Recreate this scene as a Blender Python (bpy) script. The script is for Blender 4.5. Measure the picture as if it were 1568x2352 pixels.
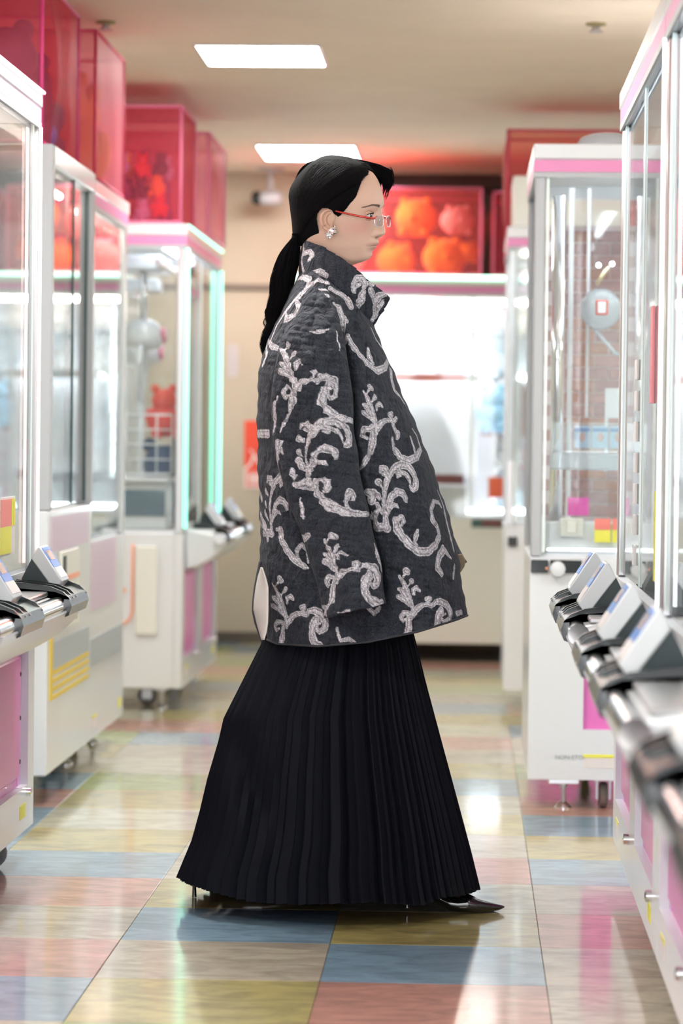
import bpy, math, random
import numpy as np
from mathutils import Vector, Matrix, kdtree

for o in list(bpy.data.objects):
    bpy.data.objects.remove(o)
SC = bpy.context.scene
COL = SC.collection
random.seed(7)
PI = math.pi

# ------------------------------------------------------------------ camera
HC = 1.08                      # lens height in metres
FPX, W, H = 6860.0, 1568, 2352  # focal length in pixels of the full frame
YAW, PITCH, ROLL = math.radians(2.413164), math.radians(-1.4124), math.radians(0.65)
RC = Matrix.Rotation(YAW, 3, 'Z') @ Matrix.Rotation(PI / 2 + PITCH, 3, 'X') @ Matrix.Rotation(ROLL, 3, 'Z')
cam_d = bpy.data.cameras.new('camera')
cam = bpy.data.objects.new('camera', cam_d)
COL.objects.link(cam)
cam.matrix_world = Matrix.Translation((0, 0, HC)) @ RC.to_4x4()
cam_d.sensor_fit = 'VERTICAL'
cam_d.sensor_height = 36.0
cam_d.lens = FPX / H * 36.0
cam_d.clip_start = 0.05
cam_d.clip_end = 100
cam_d.dof.use_dof = True
cam_d.dof.focus_distance = 6.80
cam_d.dof.aperture_fstop = 3.6
SC.camera = cam

# ------------------------------------------------------------------ world, exposure
wd = bpy.data.worlds.new('hall_light')
SC.world = wd
wd.use_nodes = True
wd.node_tree.nodes['Background'].inputs[0].default_value = (0.93, 0.96, 1.0, 1)
wd.node_tree.nodes['Background'].inputs[1].default_value = 2.7
SC.view_settings.view_transform = 'Standard'
SC.view_settings.look = 'None'
SC.view_settings.exposure = 1.2
SC.view_settings.gamma = 1.0
SC.view_settings.use_curve_mapping = False
CY = SC.cycles
CY.max_bounces = 6
CY.diffuse_bounces = 3
CY.glossy_bounces = 4
CY.transmission_bounces = 4
CY.transparent_max_bounces = 40
CY.caustics_reflective = False
CY.caustics_refractive = False
CY.sample_clamp_indirect = 4.0
CY.use_denoising = True
CY.use_adaptive_sampling = True
CY.adaptive_threshold = 0.035


def ray(px, py):
    return RC @ Vector(((px - W / 2) / FPX, -(py - H / 2) / FPX, -1.0))


def atY(px, py, Y):
    d = ray(px, py)
    return Vector((0, 0, HC)) + d * (Y / d.y)


# ------------------------------------------------------------------ materials
MATS = {}


def mat(name, col, rough=0.5, metal=0.0, emit=None, es=0.0, spec=0.5, coat=0.0, sheen=0.0, noise=0.0, nscale=40.0, bump=0.0, bscale=80.0, sss=0.0, alpha=1.0):
    if name in MATS:
        return MATS[name]
    m = bpy.data.materials.new(name)
    m.use_nodes = True
    nt = m.node_tree
    b = nt.nodes['Principled BSDF']
    b.inputs['Base Color'].default_value = (*col, 1)
    b.inputs['Roughness'].default_value = rough
    b.inputs['Metallic'].default_value = metal
    b.inputs['Specular IOR Level'].default_value = spec
    b.inputs['Coat Weight'].default_value = coat
    b.inputs['Coat Roughness'].default_value = 0.08
    b.inputs['Sheen Weight'].default_value = sheen
    if emit:
        b.inputs['Emission Color'].default_value = (*emit, 1)
        b.inputs['Emission Strength'].default_value = es
    if noise or bump:
        tc = nt.nodes.new('ShaderNodeTexCoord')
    if noise:
        n = nt.nodes.new('ShaderNodeTexNoise')
        n.inputs['Scale'].default_value = nscale
        n.inputs['Detail'].default_value = 5
        nt.links.new(tc.outputs['Object'], n.inputs['Vector'])
        r = nt.nodes.new('ShaderNodeMapRange')
        r.inputs[1].default_value = 0.25
        r.inputs[2].default_value = 0.75
        r.inputs[3].default_value = 1 - noise
        r.inputs[4].default_value = 1 + noise
        nt.links.new(n.outputs['Fac'], r.inputs[0])
        v = nt.nodes.new('ShaderNodeVectorMath')
        v.operation = 'SCALE'
        v.inputs[0].default_value = col
        nt.links.new(r.outputs[0], v.inputs['Scale'])
        nt.links.new(v.outputs[0], b.inputs['Base Color'])
    if bump:
        n2 = nt.nodes.new('ShaderNodeTexNoise')
        n2.inputs['Scale'].default_value = bscale
        nt.links.new(tc.outputs['Object'], n2.inputs['Vector'])
        bp = nt.nodes.new('ShaderNodeBump')
        bp.inputs['Strength'].default_value = bump
        bp.inputs['Distance'].default_value = 0.002
        nt.links.new(n2.outputs['Fac'], bp.inputs['Height'])
        nt.links.new(bp.outputs[0], b.inputs['Normal'])
    MATS[name] = m
    return m


def sheet(name, tint, refl0=0.04, rough=0.03, haze=0.0, hazecol=(1, 1, 1), rmax=1.0):
    """clear pane: straight-through light, Schlick reflection, a little surface haze"""
    if name in MATS:
        return MATS[name]
    m = bpy.data.materials.new(name)
    m.use_nodes = True
    nt = m.node_tree
    nt.nodes.clear()
    N, L = nt.nodes.new, nt.links.new
    out = N('ShaderNodeOutputMaterial')
    tr = N('ShaderNodeBsdfTransparent')
    tr.inputs[0].default_value = (*tint, 1)
    gl = N('ShaderNodeBsdfGlossy')
    gl.inputs['Roughness'].default_value = rough
    g = N('ShaderNodeNewGeometry')
    dt = N('ShaderNodeVectorMath')
    dt.operation = 'DOT_PRODUCT'
    L(g.outputs['Incoming'], dt.inputs[0])
    L(g.outputs['Normal'], dt.inputs[1])
    ab = N('ShaderNodeMath'); ab.operation = 'ABSOLUTE'
    L(dt.outputs['Value'], ab.inputs[0])
    om = N('ShaderNodeMath'); om.operation = 'SUBTRACT'; om.inputs[0].default_value = 1.0
    L(ab.outputs[0], om.inputs[1])
    pw = N('ShaderNodeMath'); pw.operation = 'POWER'; pw.inputs[1].default_value = 5.0
    L(om.outputs[0], pw.inputs[0])
    mr = N('ShaderNodeMapRange')
    mr.inputs[3].default_value = refl0
    mr.inputs[4].default_value = rmax
    L(pw.outputs[0], mr.inputs[0])
    mx = N('ShaderNodeMixShader')
    if haze:
        df = N('ShaderNodeBsdfDiffuse')
        df.inputs[0].default_value = (*hazecol, 1)
        tl = N('ShaderNodeBsdfTranslucent')
        tl.inputs[0].default_value = (*hazecol, 1)
        m0 = N('ShaderNodeMixShader'); m0.inputs[0].default_value = 0.5
        L(df.outputs[0], m0.inputs[1]); L(tl.outputs[0], m0.inputs[2])
        m1 = N('ShaderNodeMixShader'); m1.inputs[0].default_value = haze
        L(tr.outputs[0], m1.inputs[1]); L(m0.outputs[0], m1.inputs[2])
        L(m1.outputs[0], mx.inputs[1])
    else:
        L(tr.outputs[0], mx.inputs[1])
    L(mr.outputs[0], mx.inputs[0])
    L(gl.outputs[0], mx.inputs[2])
    L(mx.outputs[0], out.inputs[0])
    MATS[name] = m
    return m


WHITE = mat('white_enamel', (0.69, 0.70, 0.735), 0.28, coat=0.3)
CREAM = mat('cream_plastic', (0.72, 0.71, 0.66), 0.4)
GREYW = mat('grey_powder_coat', (0.44, 0.45, 0.48), 0.4)
PINK = mat('pink_panel', (0.72, 0.16, 0.48), 0.35, coat=0.2)
LILAC = mat('lilac_panel', (0.66, 0.30, 0.62), 0.35, coat=0.2)
STRIPE = mat('pink_stripe', (0.72, 0.25, 0.48), 0.4)
ALU = mat('brushed_aluminium', (0.72, 0.72, 0.74), 0.28, 1.0)
CHROME = mat('chrome', (0.85, 0.85, 0.86), 0.12, 1.0)
STEEL = mat('dull_steel', (0.5, 0.5, 0.52), 0.35, 1.0)
BLACK = mat('black_plastic', (0.012, 0.016, 0.018), 0.22, coat=0.3)
BLACKM = mat('matt_black_plastic', (0.02, 0.032, 0.036), 0.5)
RUBBER = mat('grey_rubber', (0.22, 0.21, 0.20), 0.7)
DARKGREEN = mat('dark_seal', (0.01, 0.05, 0.05), 0.4)
GLASS = sheet('clear_glass', (0.97, 0.985, 0.98), 0.05, 0.02, 0.03, (0.9, 0.95, 1.0))
ACRYL = sheet('clear_acrylic', (0.95, 0.97, 0.97), 0.08, 0.05, 0.10, (0.85, 0.92, 1.0))
ACREDGE = mat('acrylic_edge', (0.78, 0.86, 0.84), 0.15, coat=0.5)
FROST = sheet('frosted_plastic', (0.8, 0.85, 0.88), 0.06, 0.25, 0.55, (0.82, 0.88, 0.95))
COOLS = mat('acrylic_bar_glow', (1, 1, 1), emit=(0.86, 0.92, 1.0), es=1.0)  # painted glow for bright acrylic bars at the right edge
MINT = mat('mint_lamp', (0.5, 1, 0.85), emit=(0.20, 0.95, 0.62), es=1.1)
MINTW = mat('mint_white_lamp', (0.8, 1, 0.95), emit=(0.42, 1.0, 0.76), es=1.6)
ROSEL = mat('rose_white_lamp', (1, 0.85, 0.82), emit=(1.0, 0.74, 0.68), es=1.3)
ROSE = mat('rose_lamp', (1, 0.5, 0.55), emit=(1.0, 0.36, 0.45), es=1.6)
WARM = mat('warm_tube_lamp', (1, 0.9, 0.8), emit=(1.0, 0.86, 0.76), es=11.0)
WARMHI = mat('bright_warm_tube_lamp', (1, 0.9, 0.8), emit=(1.0, 0.86, 0.78), es=15.0)
COOLL = mat('cool_tube_lamp', (0.9, 0.95, 1), emit=(0.86, 0.94, 1.0), es=11.0)
UPL = mat('added_uplight_white', (1, 1, 1), emit=(1.0, 0.96, 0.90), es=15.0)  # glow of the added uplights above the machines
PANELL = mat('ceiling_diffuser', (1, 1, 0.95), emit=(0.98, 1.0, 0.95), es=20.0)


# ------------------------------------------------------------------ mesh builder
class MB:
    def __init__(s):
        s.v = []; s.f = []; s.mi = []; s.cur = 0; s.isl = []

    def add(s, vs, fs):
        n = len(s.v)
        s.isl.append((n, len(s.f)))
        s.v += [tuple(v) for v in vs]
        s.f += [tuple(n + i for i in f) for f in fs]
        s.mi += [s.cur] * len(fs)
        return s

    def box(s, x0, x1, y0, y1, z0, z1, bev=0.0):
        if x0 > x1: x0, x1 = x1, x0
        if y0 > y1: y0, y1 = y1, y0
        if z0 > z1: z0, z1 = z1, z0
        b = min(bev, (x1 - x0) / 2.01, (y1 - y0) / 2.01, (z1 - z0) / 2.01)
        if b <= 0:
            s.add([(x, y, z) for z in (z0, z1) for y in (y0, y1) for x in (x0, x1)],
                  [(0, 2, 3, 1), (4, 5, 7, 6), (0, 1, 5, 4), (2, 6, 7, 3), (0, 4, 6, 2), (1, 3, 7, 5)])
        else:
            vs, key = [], {}
            for ix, X in enumerate((x0, x1)):
                for iy, Y in enumerate((y0, y1)):
                    for iz, Z in enumerate((z0, z1)):
                        sx, sy, sz = (1 if ix == 0 else -1), (1 if iy == 0 else -1), (1 if iz == 0 else -1)
                        for ax in range(3):
                            p = [X + sx * b, Y + sy * b, Z + sz * b]
                            p[ax] = (X, Y, Z)[ax]
                            key[(ix, iy, iz, ax)] = len(vs)
                            vs.append(tuple(p))
            K = lambda *a: key[a]
            fs = []
            for i in (0, 1):
                q = [K(i, 0, 0, 0), K(i, 1, 0, 0), K(i, 1, 1, 0), K(i, 0, 1, 0)]
                fs.append(tuple(q if i else q[::-1]))
                q = [K(0, i, 0, 1), K(0, i, 1, 1), K(1, i, 1, 1), K(1, i, 0, 1)]
                fs.append(tuple(q if i else q[::-1]))
                q = [K(0, 0, i, 2), K(1, 0, i, 2), K(1, 1, i, 2), K(0, 1, i, 2)]
                fs.append(tuple(q if i else q[::-1]))
            for i in (0, 1):
                for j in (0, 1):
                    fs.append((K(i, j, 0, 0), K(i, j, 1, 0), K(i, j, 1, 1), K(i, j, 0, 1)) if (i + j) % 2 else (K(i, j, 0, 1), K(i, j, 1, 1), K(i, j, 1, 0), K(i, j, 0, 0)))
                    fs.append((K(i, 0, j, 0), K(i, 0, j, 2), K(i, 1, j, 2), K(i, 1, j, 0)) if (i + j) % 2 else (K(i, 1, j, 0), K(i, 1, j, 2), K(i, 0, j, 2), K(i, 0, j, 0)))
                    fs.append((K(0, i, j, 1), K(1, i, j, 1), K(1, i, j, 2), K(0, i, j, 2)) if (i + j) % 2 else (K(0, i, j, 2), K(1, i, j, 2), K(1, i, j, 1), K(0, i, j, 1)))
            for i in (0, 1):
                for j in (0, 1):
                    for k in (0, 1):
                        t = (K(i, j, k, 0), K(i, j, k, 1), K(i, j, k, 2))
                        fs.append(t if (i + j + k) % 2 else t[::-1])
            s.add(vs, fs)
        return s

    def prism(s, prof, ax, a0, a1):
        """profile of 2-D points swept along axis ax between a0 and a1; the 2-D pair fills the two other axes in order"""
        n = len(prof)
        def P(p, a):
            r = list(p); r.insert(ax, a); return tuple(r)
        s.add([P(p, a0) for p in prof] + [P(p, a1) for p in prof],
              [tuple(range(n))[::-1], tuple(range(n, 2 * n))] + [(i, (i + 1) % n, n + (i + 1) % n, n + i) for i in range(n)])
        return s

    def tube(s, pts, r, n=10, cap=True):
        pts = [Vector(p) for p in pts]
        rs = r if isinstance(r, (list, tuple)) else [r] * len(pts)
        t0 = (pts[1] - pts[0]).normalized()
        up = Vector((0, 0, 1)) if abs(t0.z) < 0.9 else Vector((1, 0, 0))
        u = t0.cross(up).normalized()
        vs = []
        for i, p in enumerate(pts):
            t = (pts[min(i + 1, len(pts) - 1)] - pts[max(i - 1, 0)]).normalized()
            u = (u - t * u.dot(t)).normalized()
            w = t.cross(u)
            for k in range(n):
                a = 2 * PI * k / n
                vs.append(p + (u * math.cos(a) + w * math.sin(a)) * rs[i])
        fs = []
        for i in range(len(pts) - 1):
            for k in range(n):
                fs.append((i * n + k, i * n + (k + 1) % n, (i + 1) * n + (k + 1) % n, (i + 1) * n + k))
        if cap:
            fs.append(tuple(range(n))[::-1])
            fs.append(tuple((len(pts) - 1) * n + k for k in range(n)))
        s.add(vs, fs)
        return s

    def lathe(s, prof, c, ax=2, n=24):
        """prof: (radius, height) pairs"""
        vs = []
        for r, h in prof:
            for k in range(n):
                a = 2 * PI * k / n
                p = [r * math.cos(a), r * math.sin(a)]
                p.insert(ax, h)
                vs.append((p[0] + c[0], p[1] + c[1], p[2] + c[2]))
        fs = [(i * n + k, i * n + (k + 1) % n, (i + 1) * n + (k + 1) % n, (i + 1) * n + k) for i in range(len(prof) - 1) for k in range(n)]
        fs.append(tuple(range(n))[::-1])
        fs.append(tuple((len(prof) - 1) * n + k for k in range(n)))
        s.add(vs, fs)
        return s

    def ball(s, c, r, n=14, m=9, sq=(1, 1, 1), seed=None, amp=0.0):
        vs, fs = [], []
        rnd = random.Random(seed)
        ph = [rnd.uniform(0, 6.28) for _ in range(4)]
        for j in range(m + 1):
            th = PI * j / m
            for i in range(n):
                a = 2 * PI * i / n
                q = 1 + amp * (math.sin(3 * a + ph[0]) * math.sin(2 * th + ph[1]) + 0.6 * math.sin(5 * a + ph[2] + 3 * th))
                vs.append((c[0] + r * sq[0] * q * math.sin(th) * math.cos(a), c[1] + r * sq[1] * q * math.sin(th) * math.sin(a), c[2] + r * sq[2] * q * math.cos(th)))
        for j in range(m):
            for i in range(n):
                fs.append((j * n + i, (j + 1) * n + i, (j + 1) * n + (i + 1) % n, j * n + (i + 1) % n))
        s.add(vs, fs)
        return s

    def mesh(s, name, m=None, smooth=False, angle=None):
        me = bpy.data.meshes.new(name)
        me.from_pydata(s.v, [], s.f)
        for q in (m if isinstance(m, (list, tuple)) else [m]):
            if q: me.materials.append(q)
        if any(s.mi):
            me.polygons.foreach_set('material_index', s.mi)
        if smooth:
            me.polygons.foreach_set('use_smooth', [True] * len(me.polygons))
            if angle:
                me.set_sharp_from_angle(angle=math.radians(angle))
        me.update()
        return me

    def each(s, name, m=None, parent=None, smooth=False, angle=None):
        ends = s.isl[1:] + [(len(s.v), len(s.f))]
        out = []
        for (v0, f0), (v1, f1) in zip(s.isl, ends):
            q = MB()
            q.add(s.v[v0:v1], [tuple(i - v0 for i in f) for f in s.f[f0:f1]])
            out.append(q.build(name, m, parent, smooth, angle))
        return out

    def build(s, name, m=None, parent=None, smooth=False, angle=None):
        o = bpy.data.objects.new(name, s.mesh(name, m, smooth, angle))
        COL.objects.link(o)
        o.parent = parent
        return o


def tag(o, label=None, cat=None, group=None, kind=None):
    if label: o['label'] = label
    if cat: o['category'] = cat
    if group: o['group'] = group
    if kind: o['kind'] = kind
    return o


def thing(name, label, cat, loc=(0, 0, 0), rz=0.0, group=None):
    o = bpy.data.objects.new(name, None)
    COL.objects.link(o)
    o.location = loc
    o.rotation_euler = (0, 0, rz)
    o.empty_display_size = 0.1
    return tag(o, label, cat, group)


def inst(name, me, loc, rot=(0, 0, 0), sc=(1, 1, 1), parent=None, m=None):
    o = bpy.data.objects.new(name, me)
    COL.objects.link(o)
    o.parent = parent
    o.location = loc
    o.rotation_euler = rot
    o.scale = sc if isinstance(sc, tuple) else (sc, sc, sc)
    if m:
        o.material_slots[0].link = 'OBJECT'
        o.material_slots[0].material = m
    return o


# ================================================================== SETTING
TS = 0.45
CX0, RY0 = -0.732, 5.455      # a column line and a row line of the tile grid


def tile_mat(name, col):
    m = bpy.data.materials.new(name)
    m.use_nodes = True
    nt = m.node_tree
    N, L = nt.nodes.new, nt.links.new
    b = nt.nodes['Principled BSDF']
    g = N('ShaderNodeNewGeometry')
    mp = N('ShaderNodeMapping'); mp.inputs['Scale'].default_value = (1.0, 2.2, 1.0)
    L(g.outputs['Position'], mp.inputs[0])
    n1 = N('ShaderNodeTexNoise'); n1.inputs['Scale'].default_value = 7; n1.inputs['Detail'].default_value = 6; n1.inputs['Distortion'].default_value = 1.2
    n2 = N('ShaderNodeTexNoise'); n2.inputs['Scale'].default_value = 45; n2.inputs['Detail'].default_value = 3
    L(mp.outputs[0], n1.inputs['Vector']); L(mp.outputs[0], n2.inputs['Vector'])
    r = N('ShaderNodeValToRGB')
    c = col
    r.color_ramp.elements[0].position = 0.34
    r.color_ramp.elements[0].color = (c[0] * .66, c[1] * .66, c[2] * .68, 1)
    r.color_ramp.elements[1].position = 0.62
    r.color_ramp.elements[1].color = (min(1, c[0] * 1.12), min(1, c[1] * 1.12), min(1, c[2] * 1.14), 1)
    L(n1.outputs['Fac'], r.inputs[0])
    mx = N('ShaderNodeMix'); mx.data_type = 'RGBA'; mx.blend_type = 'OVERLAY'; mx.inputs[0].default_value = 0.22
    L(r.outputs[0], mx.inputs[6]); L(n2.outputs['Fac'], mx.inputs[7])
    # scattered dark scuffs
    v = N('ShaderNodeTexNoise'); v.inputs['Scale'].default_value = 2.6; v.inputs['Detail'].default_value = 8; v.inputs['Roughness'].default_value = .7
    mp2 = N('ShaderNodeMapping'); mp2.inputs['Scale'].default_value = (0.6, 5.0, 1.0)
    L(g.outputs['Position'], mp2.inputs[0]); L(mp2.outputs[0], v.inputs['Vector'])
    sr = N('ShaderNodeMapRange'); sr.inputs[1].default_value = .66; sr.inputs[2].default_value = .74
    L(v.outputs['Fac'], sr.inputs[0])
    m3 = N('ShaderNodeMix'); m3.data_type = 'RGBA'
    m3.inputs[7].default_value = (0.10, 0.09, 0.07, 1)
    sm = N('ShaderNodeMath'); sm.operation = 'MULTIPLY'; sm.inputs[1].default_value = 0.5
    L(sr.outputs[0], sm.inputs[0]); L(sm.outputs[0], m3.inputs[0]); L(mx.outputs[2], m3.inputs[6])
    L(m3.outputs[2], b.inputs['Base Color'])
    b.inputs['Roughness'].default_value = 0.45
    b.inputs['Specular IOR Level'].default_value = 0.4
    b.inputs['Coat Weight'].default_value = 1.0
    b.inputs['Coat IOR'].default_value = 1.55
    b.inputs['Coat Roughness'].default_value = 0.10
    bp = N('ShaderNodeBump'); bp.inputs['Strength'].default_value = 0.05; bp.inputs['Distance'].default_value = 0.003
    n4 = N('ShaderNodeTexNoise'); n4.inputs['Scale'].default_value = 16; n4.inputs['Detail'].default_value = 2
    L(mp.outputs[0], n4.inputs['Vector'])
    L(n4.outputs['Fac'], bp.inputs['Height'])
    L(bp.outputs[0], b.inputs['Coat Normal'])
    return m


TM = {
    'Y': tile_mat('mustard_vinyl_tile', (0.47, 0.39, 0.14)),
    'B': tile_mat('blue_vinyl_tile', (0.22, 0.34, 0.44)),
    'P': tile_mat('salmon_vinyl_tile', (0.56, 0.27, 0.21)),
    'E': tile_mat('beige_vinyl_tile', (0.50, 0.43, 0.33)),
    'G': tile_mat('green_vinyl_tile', (0.32, 0.40, 0.12)),
    'C': tile_mat('cream_vinyl_tile', (0.56, 0.52, 0.38)),
}
# columns from X = -2.082 ; rows from Y = 5.455 upward
COLS = {  # column index relative to CX0 (0 = just right of the CX0 line)
    -1: 'BPEPBYCYGCEBPYCEBYPGEBC',
    0: 'YEBYECYEGYECPYEBCYGEPYC',
    1: 'PBYCPEYCBYEPCYBEGYCPEBY',
    2: 'EEPEBYBPYGCEBYPECYBGEYP',
    -2: 'EYPBCBBPBEYGPCEYBCPEYGB',
}
floor = MB().box(-5, 5, -3, 16.6, -0.05, -0.004).build('floor', mat('floor_bed', (0.28, 0.26, 0.21), 0.6))
tag(floor, kind='structure')
tile_me = MB().box(0.0006, TS - 0.0006, 0.0006, TS - 0.0006, -0.004, 0.0, 0.0008).mesh('tile', TM['E'])
rt = random.Random(3)
for ci in range(-7, 6):
    for ri in range(-1, 24):
        if ci in COLS and 0 <= ri < len(COLS[ci]):
            k = COLS[ci][ri]
        else:
            k = rt.choice('YBPEGCYE')
        if ci < -4 and ri < 6: continue
        inst('tile', tile_me, (CX0 + ci * TS, RY0 + ri * TS, 0), parent=floor, m=TM[k])

CEIL = 2.47
CEILM = mat('ceiling_paint', (0.84, 0.73, 0.62), 0.75, noise=0.05, nscale=3)
ceiling = MB().box(-5, 5, -3, 16.6, CEIL, CEIL + 0.1).build('ceiling', CEILM)
tag(ceiling, kind='structure')
WALLM = mat('tan_wall_paint', (0.52, 0.44, 0.34), 0.7, noise=0.03, nscale=4)
DWALL = mat('dark_brown_wall', (0.045, 0.028, 0.022), 0.7)  # one dark brown for the set-back wall and its top strip
wb = MB().box(-5, -0.80, 15.7, 15.9, 0, CEIL).build('wall_back', WALLM)
tag(wb, kind='structure')
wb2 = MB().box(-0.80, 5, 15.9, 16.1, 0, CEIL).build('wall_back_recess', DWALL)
tag(wb2, kind='structure')
tag(MB().box(-0.80, 5, 15.7, 15.9, 2.40, CEIL).build('wall_back_top_strip', DWALL), kind='structure')
tag(MB().box(-5, -0.80, 15.672, 15.70, 0, 0.055, 0.004).build('baseboard_back', mat('dark_baseboard', (0.10, 0.075, 0.055), 0.5)), kind='structure')
tag(MB().box(-5, -0.80, 15.68, 15.70, 1.855, 1.885, 0.004).build('trim_1', mat('taupe_rail', (0.22, 0.17, 0.14), 0.5)), kind='structure')
tag(MB().box(-5.1, -5, -3, 16.6, 0, CEIL).build('wall_left', WALLM), kind='structure')
tag(MB().box(5, 5.1, -3, 16.6, 0, CEIL).build('wall_right', WALLM), kind='structure')

# ceiling lights
k = 0
for (x, y) in [(-0.98, 10.59), (-1.02, 14.21), (-0.98, 6.97), (-0.98, 3.35), (-0.98, -0.3), (1.6, 3.35), (1.6, 6.97), (2.1, 10.59), (-3.6, 3.35), (-3.6, 6.97), (-3.6, 10.59), (3.9, 6.97), (-3.6, 14.2), (2.1, 14.2), (1.6, -0.3), (3.9, 3.3)]:
    wdt, dpt = (0.43, 0.54) if k != 1 else (0.46, 0.68)
    if k > 1: wdt, dpt = 0.6, 0.6
    ordn = ['first', 'second', 'third', 'fourth', 'fifth', 'sixth', 'seventh', 'eighth', 'ninth', 'tenth', 'eleventh', 'twelfth', 'thirteenth', 'fourteenth', 'fifteenth']
    lab = ['square ceiling light panel nearer the camera, top centre left', 'square ceiling light panel farther off, above the woman\'s head'][k] if k < 2 else 'ceiling light panel out of view, %s column, %s from the camera end' % ({-4: 'far left', -1: 'left', 2: 'right', 4: 'far right'}[int(round(x / 1.0)) if round(x) in (-4, -1, 2, 4) else 2], ordn[int((y + 1) / 3.5)])
    t = thing('ceiling_light', lab, 'ceiling light', (x, y, CEIL), 0, 'ceiling light panels')
    MB().box(-0.012, wdt + 0.012, -0.012, 0, -0.008, 0).box(-0.012, wdt + 0.012, dpt, dpt + 0.012, -0.008, 0).box(-0.012, 0, 0, dpt, -0.008, 0).box(wdt, wdt + 0.012, 0, dpt, -0.008, 0).build('frame', WHITE, t)
    MB().box(0, wdt, 0, dpt, -0.005, -0.001).build('diffuser', PANELL, t)
    k += 1
for i, (x, y) in enumerate([(0.407, 10.0), (-1.233, 10.02)]):
    t = thing('smoke_detector', ['small round ceiling detector at the upper right of the ceiling', 'small round ceiling detector at the upper left of the ceiling'][i], 'smoke detector', (x, y, CEIL))
    MB().lathe([(0.034, 0), (0.034, -0.006), (0.018, -0.010)], (0, 0, 0)).build('base', mat('aged_brass', (0.30, 0.25, 0.12), 0.5), t)
    MB().lathe([(0.012, -0.010), (0.014, -0.024), (0.024, -0.026), (0.024, -0.029)], (0, 0, 0)).build('deflector', STEEL, t)

# ================================================================== MACHINES
BRK = [(0.031, 0.735), (0.055, 0.783), (0.1046, 0.716), (0.112, 0.706), (0.108, 0.696), (0.045, 0.700)]
SLAB = [(0.055, 0.783), (0.067, 0.808), (0.0705, 0.812), (0.0757, 0.812), (0.1280, 0.733), (0.1285, 0.728), (0.113, 0.709), (0.1046, 0.716)]
SHELL = [(0.0, 0.550), (0.05, 0.562), (0.105, 0.594), (0.146, 0.634), (0.160, 0.664), (0.150, 0.690), (0.10, 0.700), (0.04, 0.712), (0.0, 0.716)]
DISPB = mat('blue_display_sticker', (0.02, 0.16, 0.55), 0.3)
DISPR = mat('brown_display_window', (0.28, 0.14, 0.10), 0.25)
DISPW = mat('white_instruction_sticker', (0.72, 0.66, 0.66), 0.4)
RED = mat('red_print', (0.75, 0.05, 0.03), 0.45)
YEL = mat('yellow_print', (0.80, 0.75, 0.06), 0.45)
ORG = mat('orange_print', (0.85, 0.35, 0.22), 0.45)


def text_obj(name, s, m, parent, loc, size, rot=(PI / 2, 0, 0), ext=0.0008, align='CENTER'):
    c = bpy.data.curves.new(name, 'FONT')
    c.body = s
    c.size = size
    c.extrude = ext
    c.align_x = align
    c.align_y = 'CENTER'
    c.resolution_u = 2
    c.materials.append(m)
    q = bpy.data.objects.new('t', c)
    COL.objects.link(q)
    me = bpy.data.meshes.new_from_object(q.evaluated_get(bpy.context.evaluated_depsgraph_get()))
    bpy.data.objects.remove(q)
    me.name = name
    o = bpy.data.objects.new(name, me)
    COL.objects.link(o)
    o.parent = parent
    o.location = loc
    o.rotation_euler = rot
    return o


def slabprof(scale=1.0, dz=0.0):
    return [(-o, z) for o, z in SLAB]


def control_box(root, x, wd_=0.13, k_=1.0):
    """tilted white control box on its black wedge; x = centre along the machine's width"""
    S_ = lambda l: [(0.09 + (o - 0.09) * k_, 0.715 + (z - 0.715) * k_) for o, z in l]
    b = MB().prism([(-o, z) for o, z in S_(SLAB)], 0, x - wd_ / 2, x + wd_ / 2).build('control_box', WHITE, root, True, 30)
    bv = b.modifiers.new('b', 'BEVEL'); bv.width = 0.004; bv.segments = 2; bv.limit_method = 'ANGLE'
    MB().prism([(-o, z) for o, z in S_(BRK)], 0, x - wd_ / 2 + 0.004, x + wd_ / 2 - 0.004).build('bracket', BLACKM, b)
    (oa, za), (ob, zb2) = S_([(0.0757, 0.812), (0.1280, 0.733)])
    p0, p1 = Vector((0, -oa, za)), Vector((0, -ob, zb2))
    n = Vector((0, -0.079, 0.0523)).normalized()
    def patch(a0, a1, u0, u1, m, nm, h=0.0012):
        A = p0.lerp(p1, a0) + n * 0.0002; B = p0.lerp(p1, a1) + n * 0.0002
        X0, X1 = x - wd_ / 2 + u0 * wd_, x - wd_ / 2 + u1 * wd_
        q = MB()
        q.add([(X0, A.y, A.z), (X1, A.y, A.z), (X1, B.y, B.z), (X0, B.y, B.z)] + [(X0, *(A + n * h).yz), (X1, *(A + n * h).yz), (X1, *(B + n * h).yz), (X0, *(B + n * h).yz)],
              [(0, 1, 2, 3), (7, 6, 5, 4), (0, 4, 5, 1), (1, 5, 6, 2), (2, 6, 7, 3), (3, 7, 4, 0)])
        q.build(nm, m, b)
    patch(0.04, 0.62, 0.06, 0.94, DISPB, 'blue_face')
    patch(0.14, 0.42, 0.2, 0.8, DISPR, 'display', 0.002)
    patch(0.64, 0.94, 0.06, 0.94, DISPW, 'instruction_label')
    return b


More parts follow.
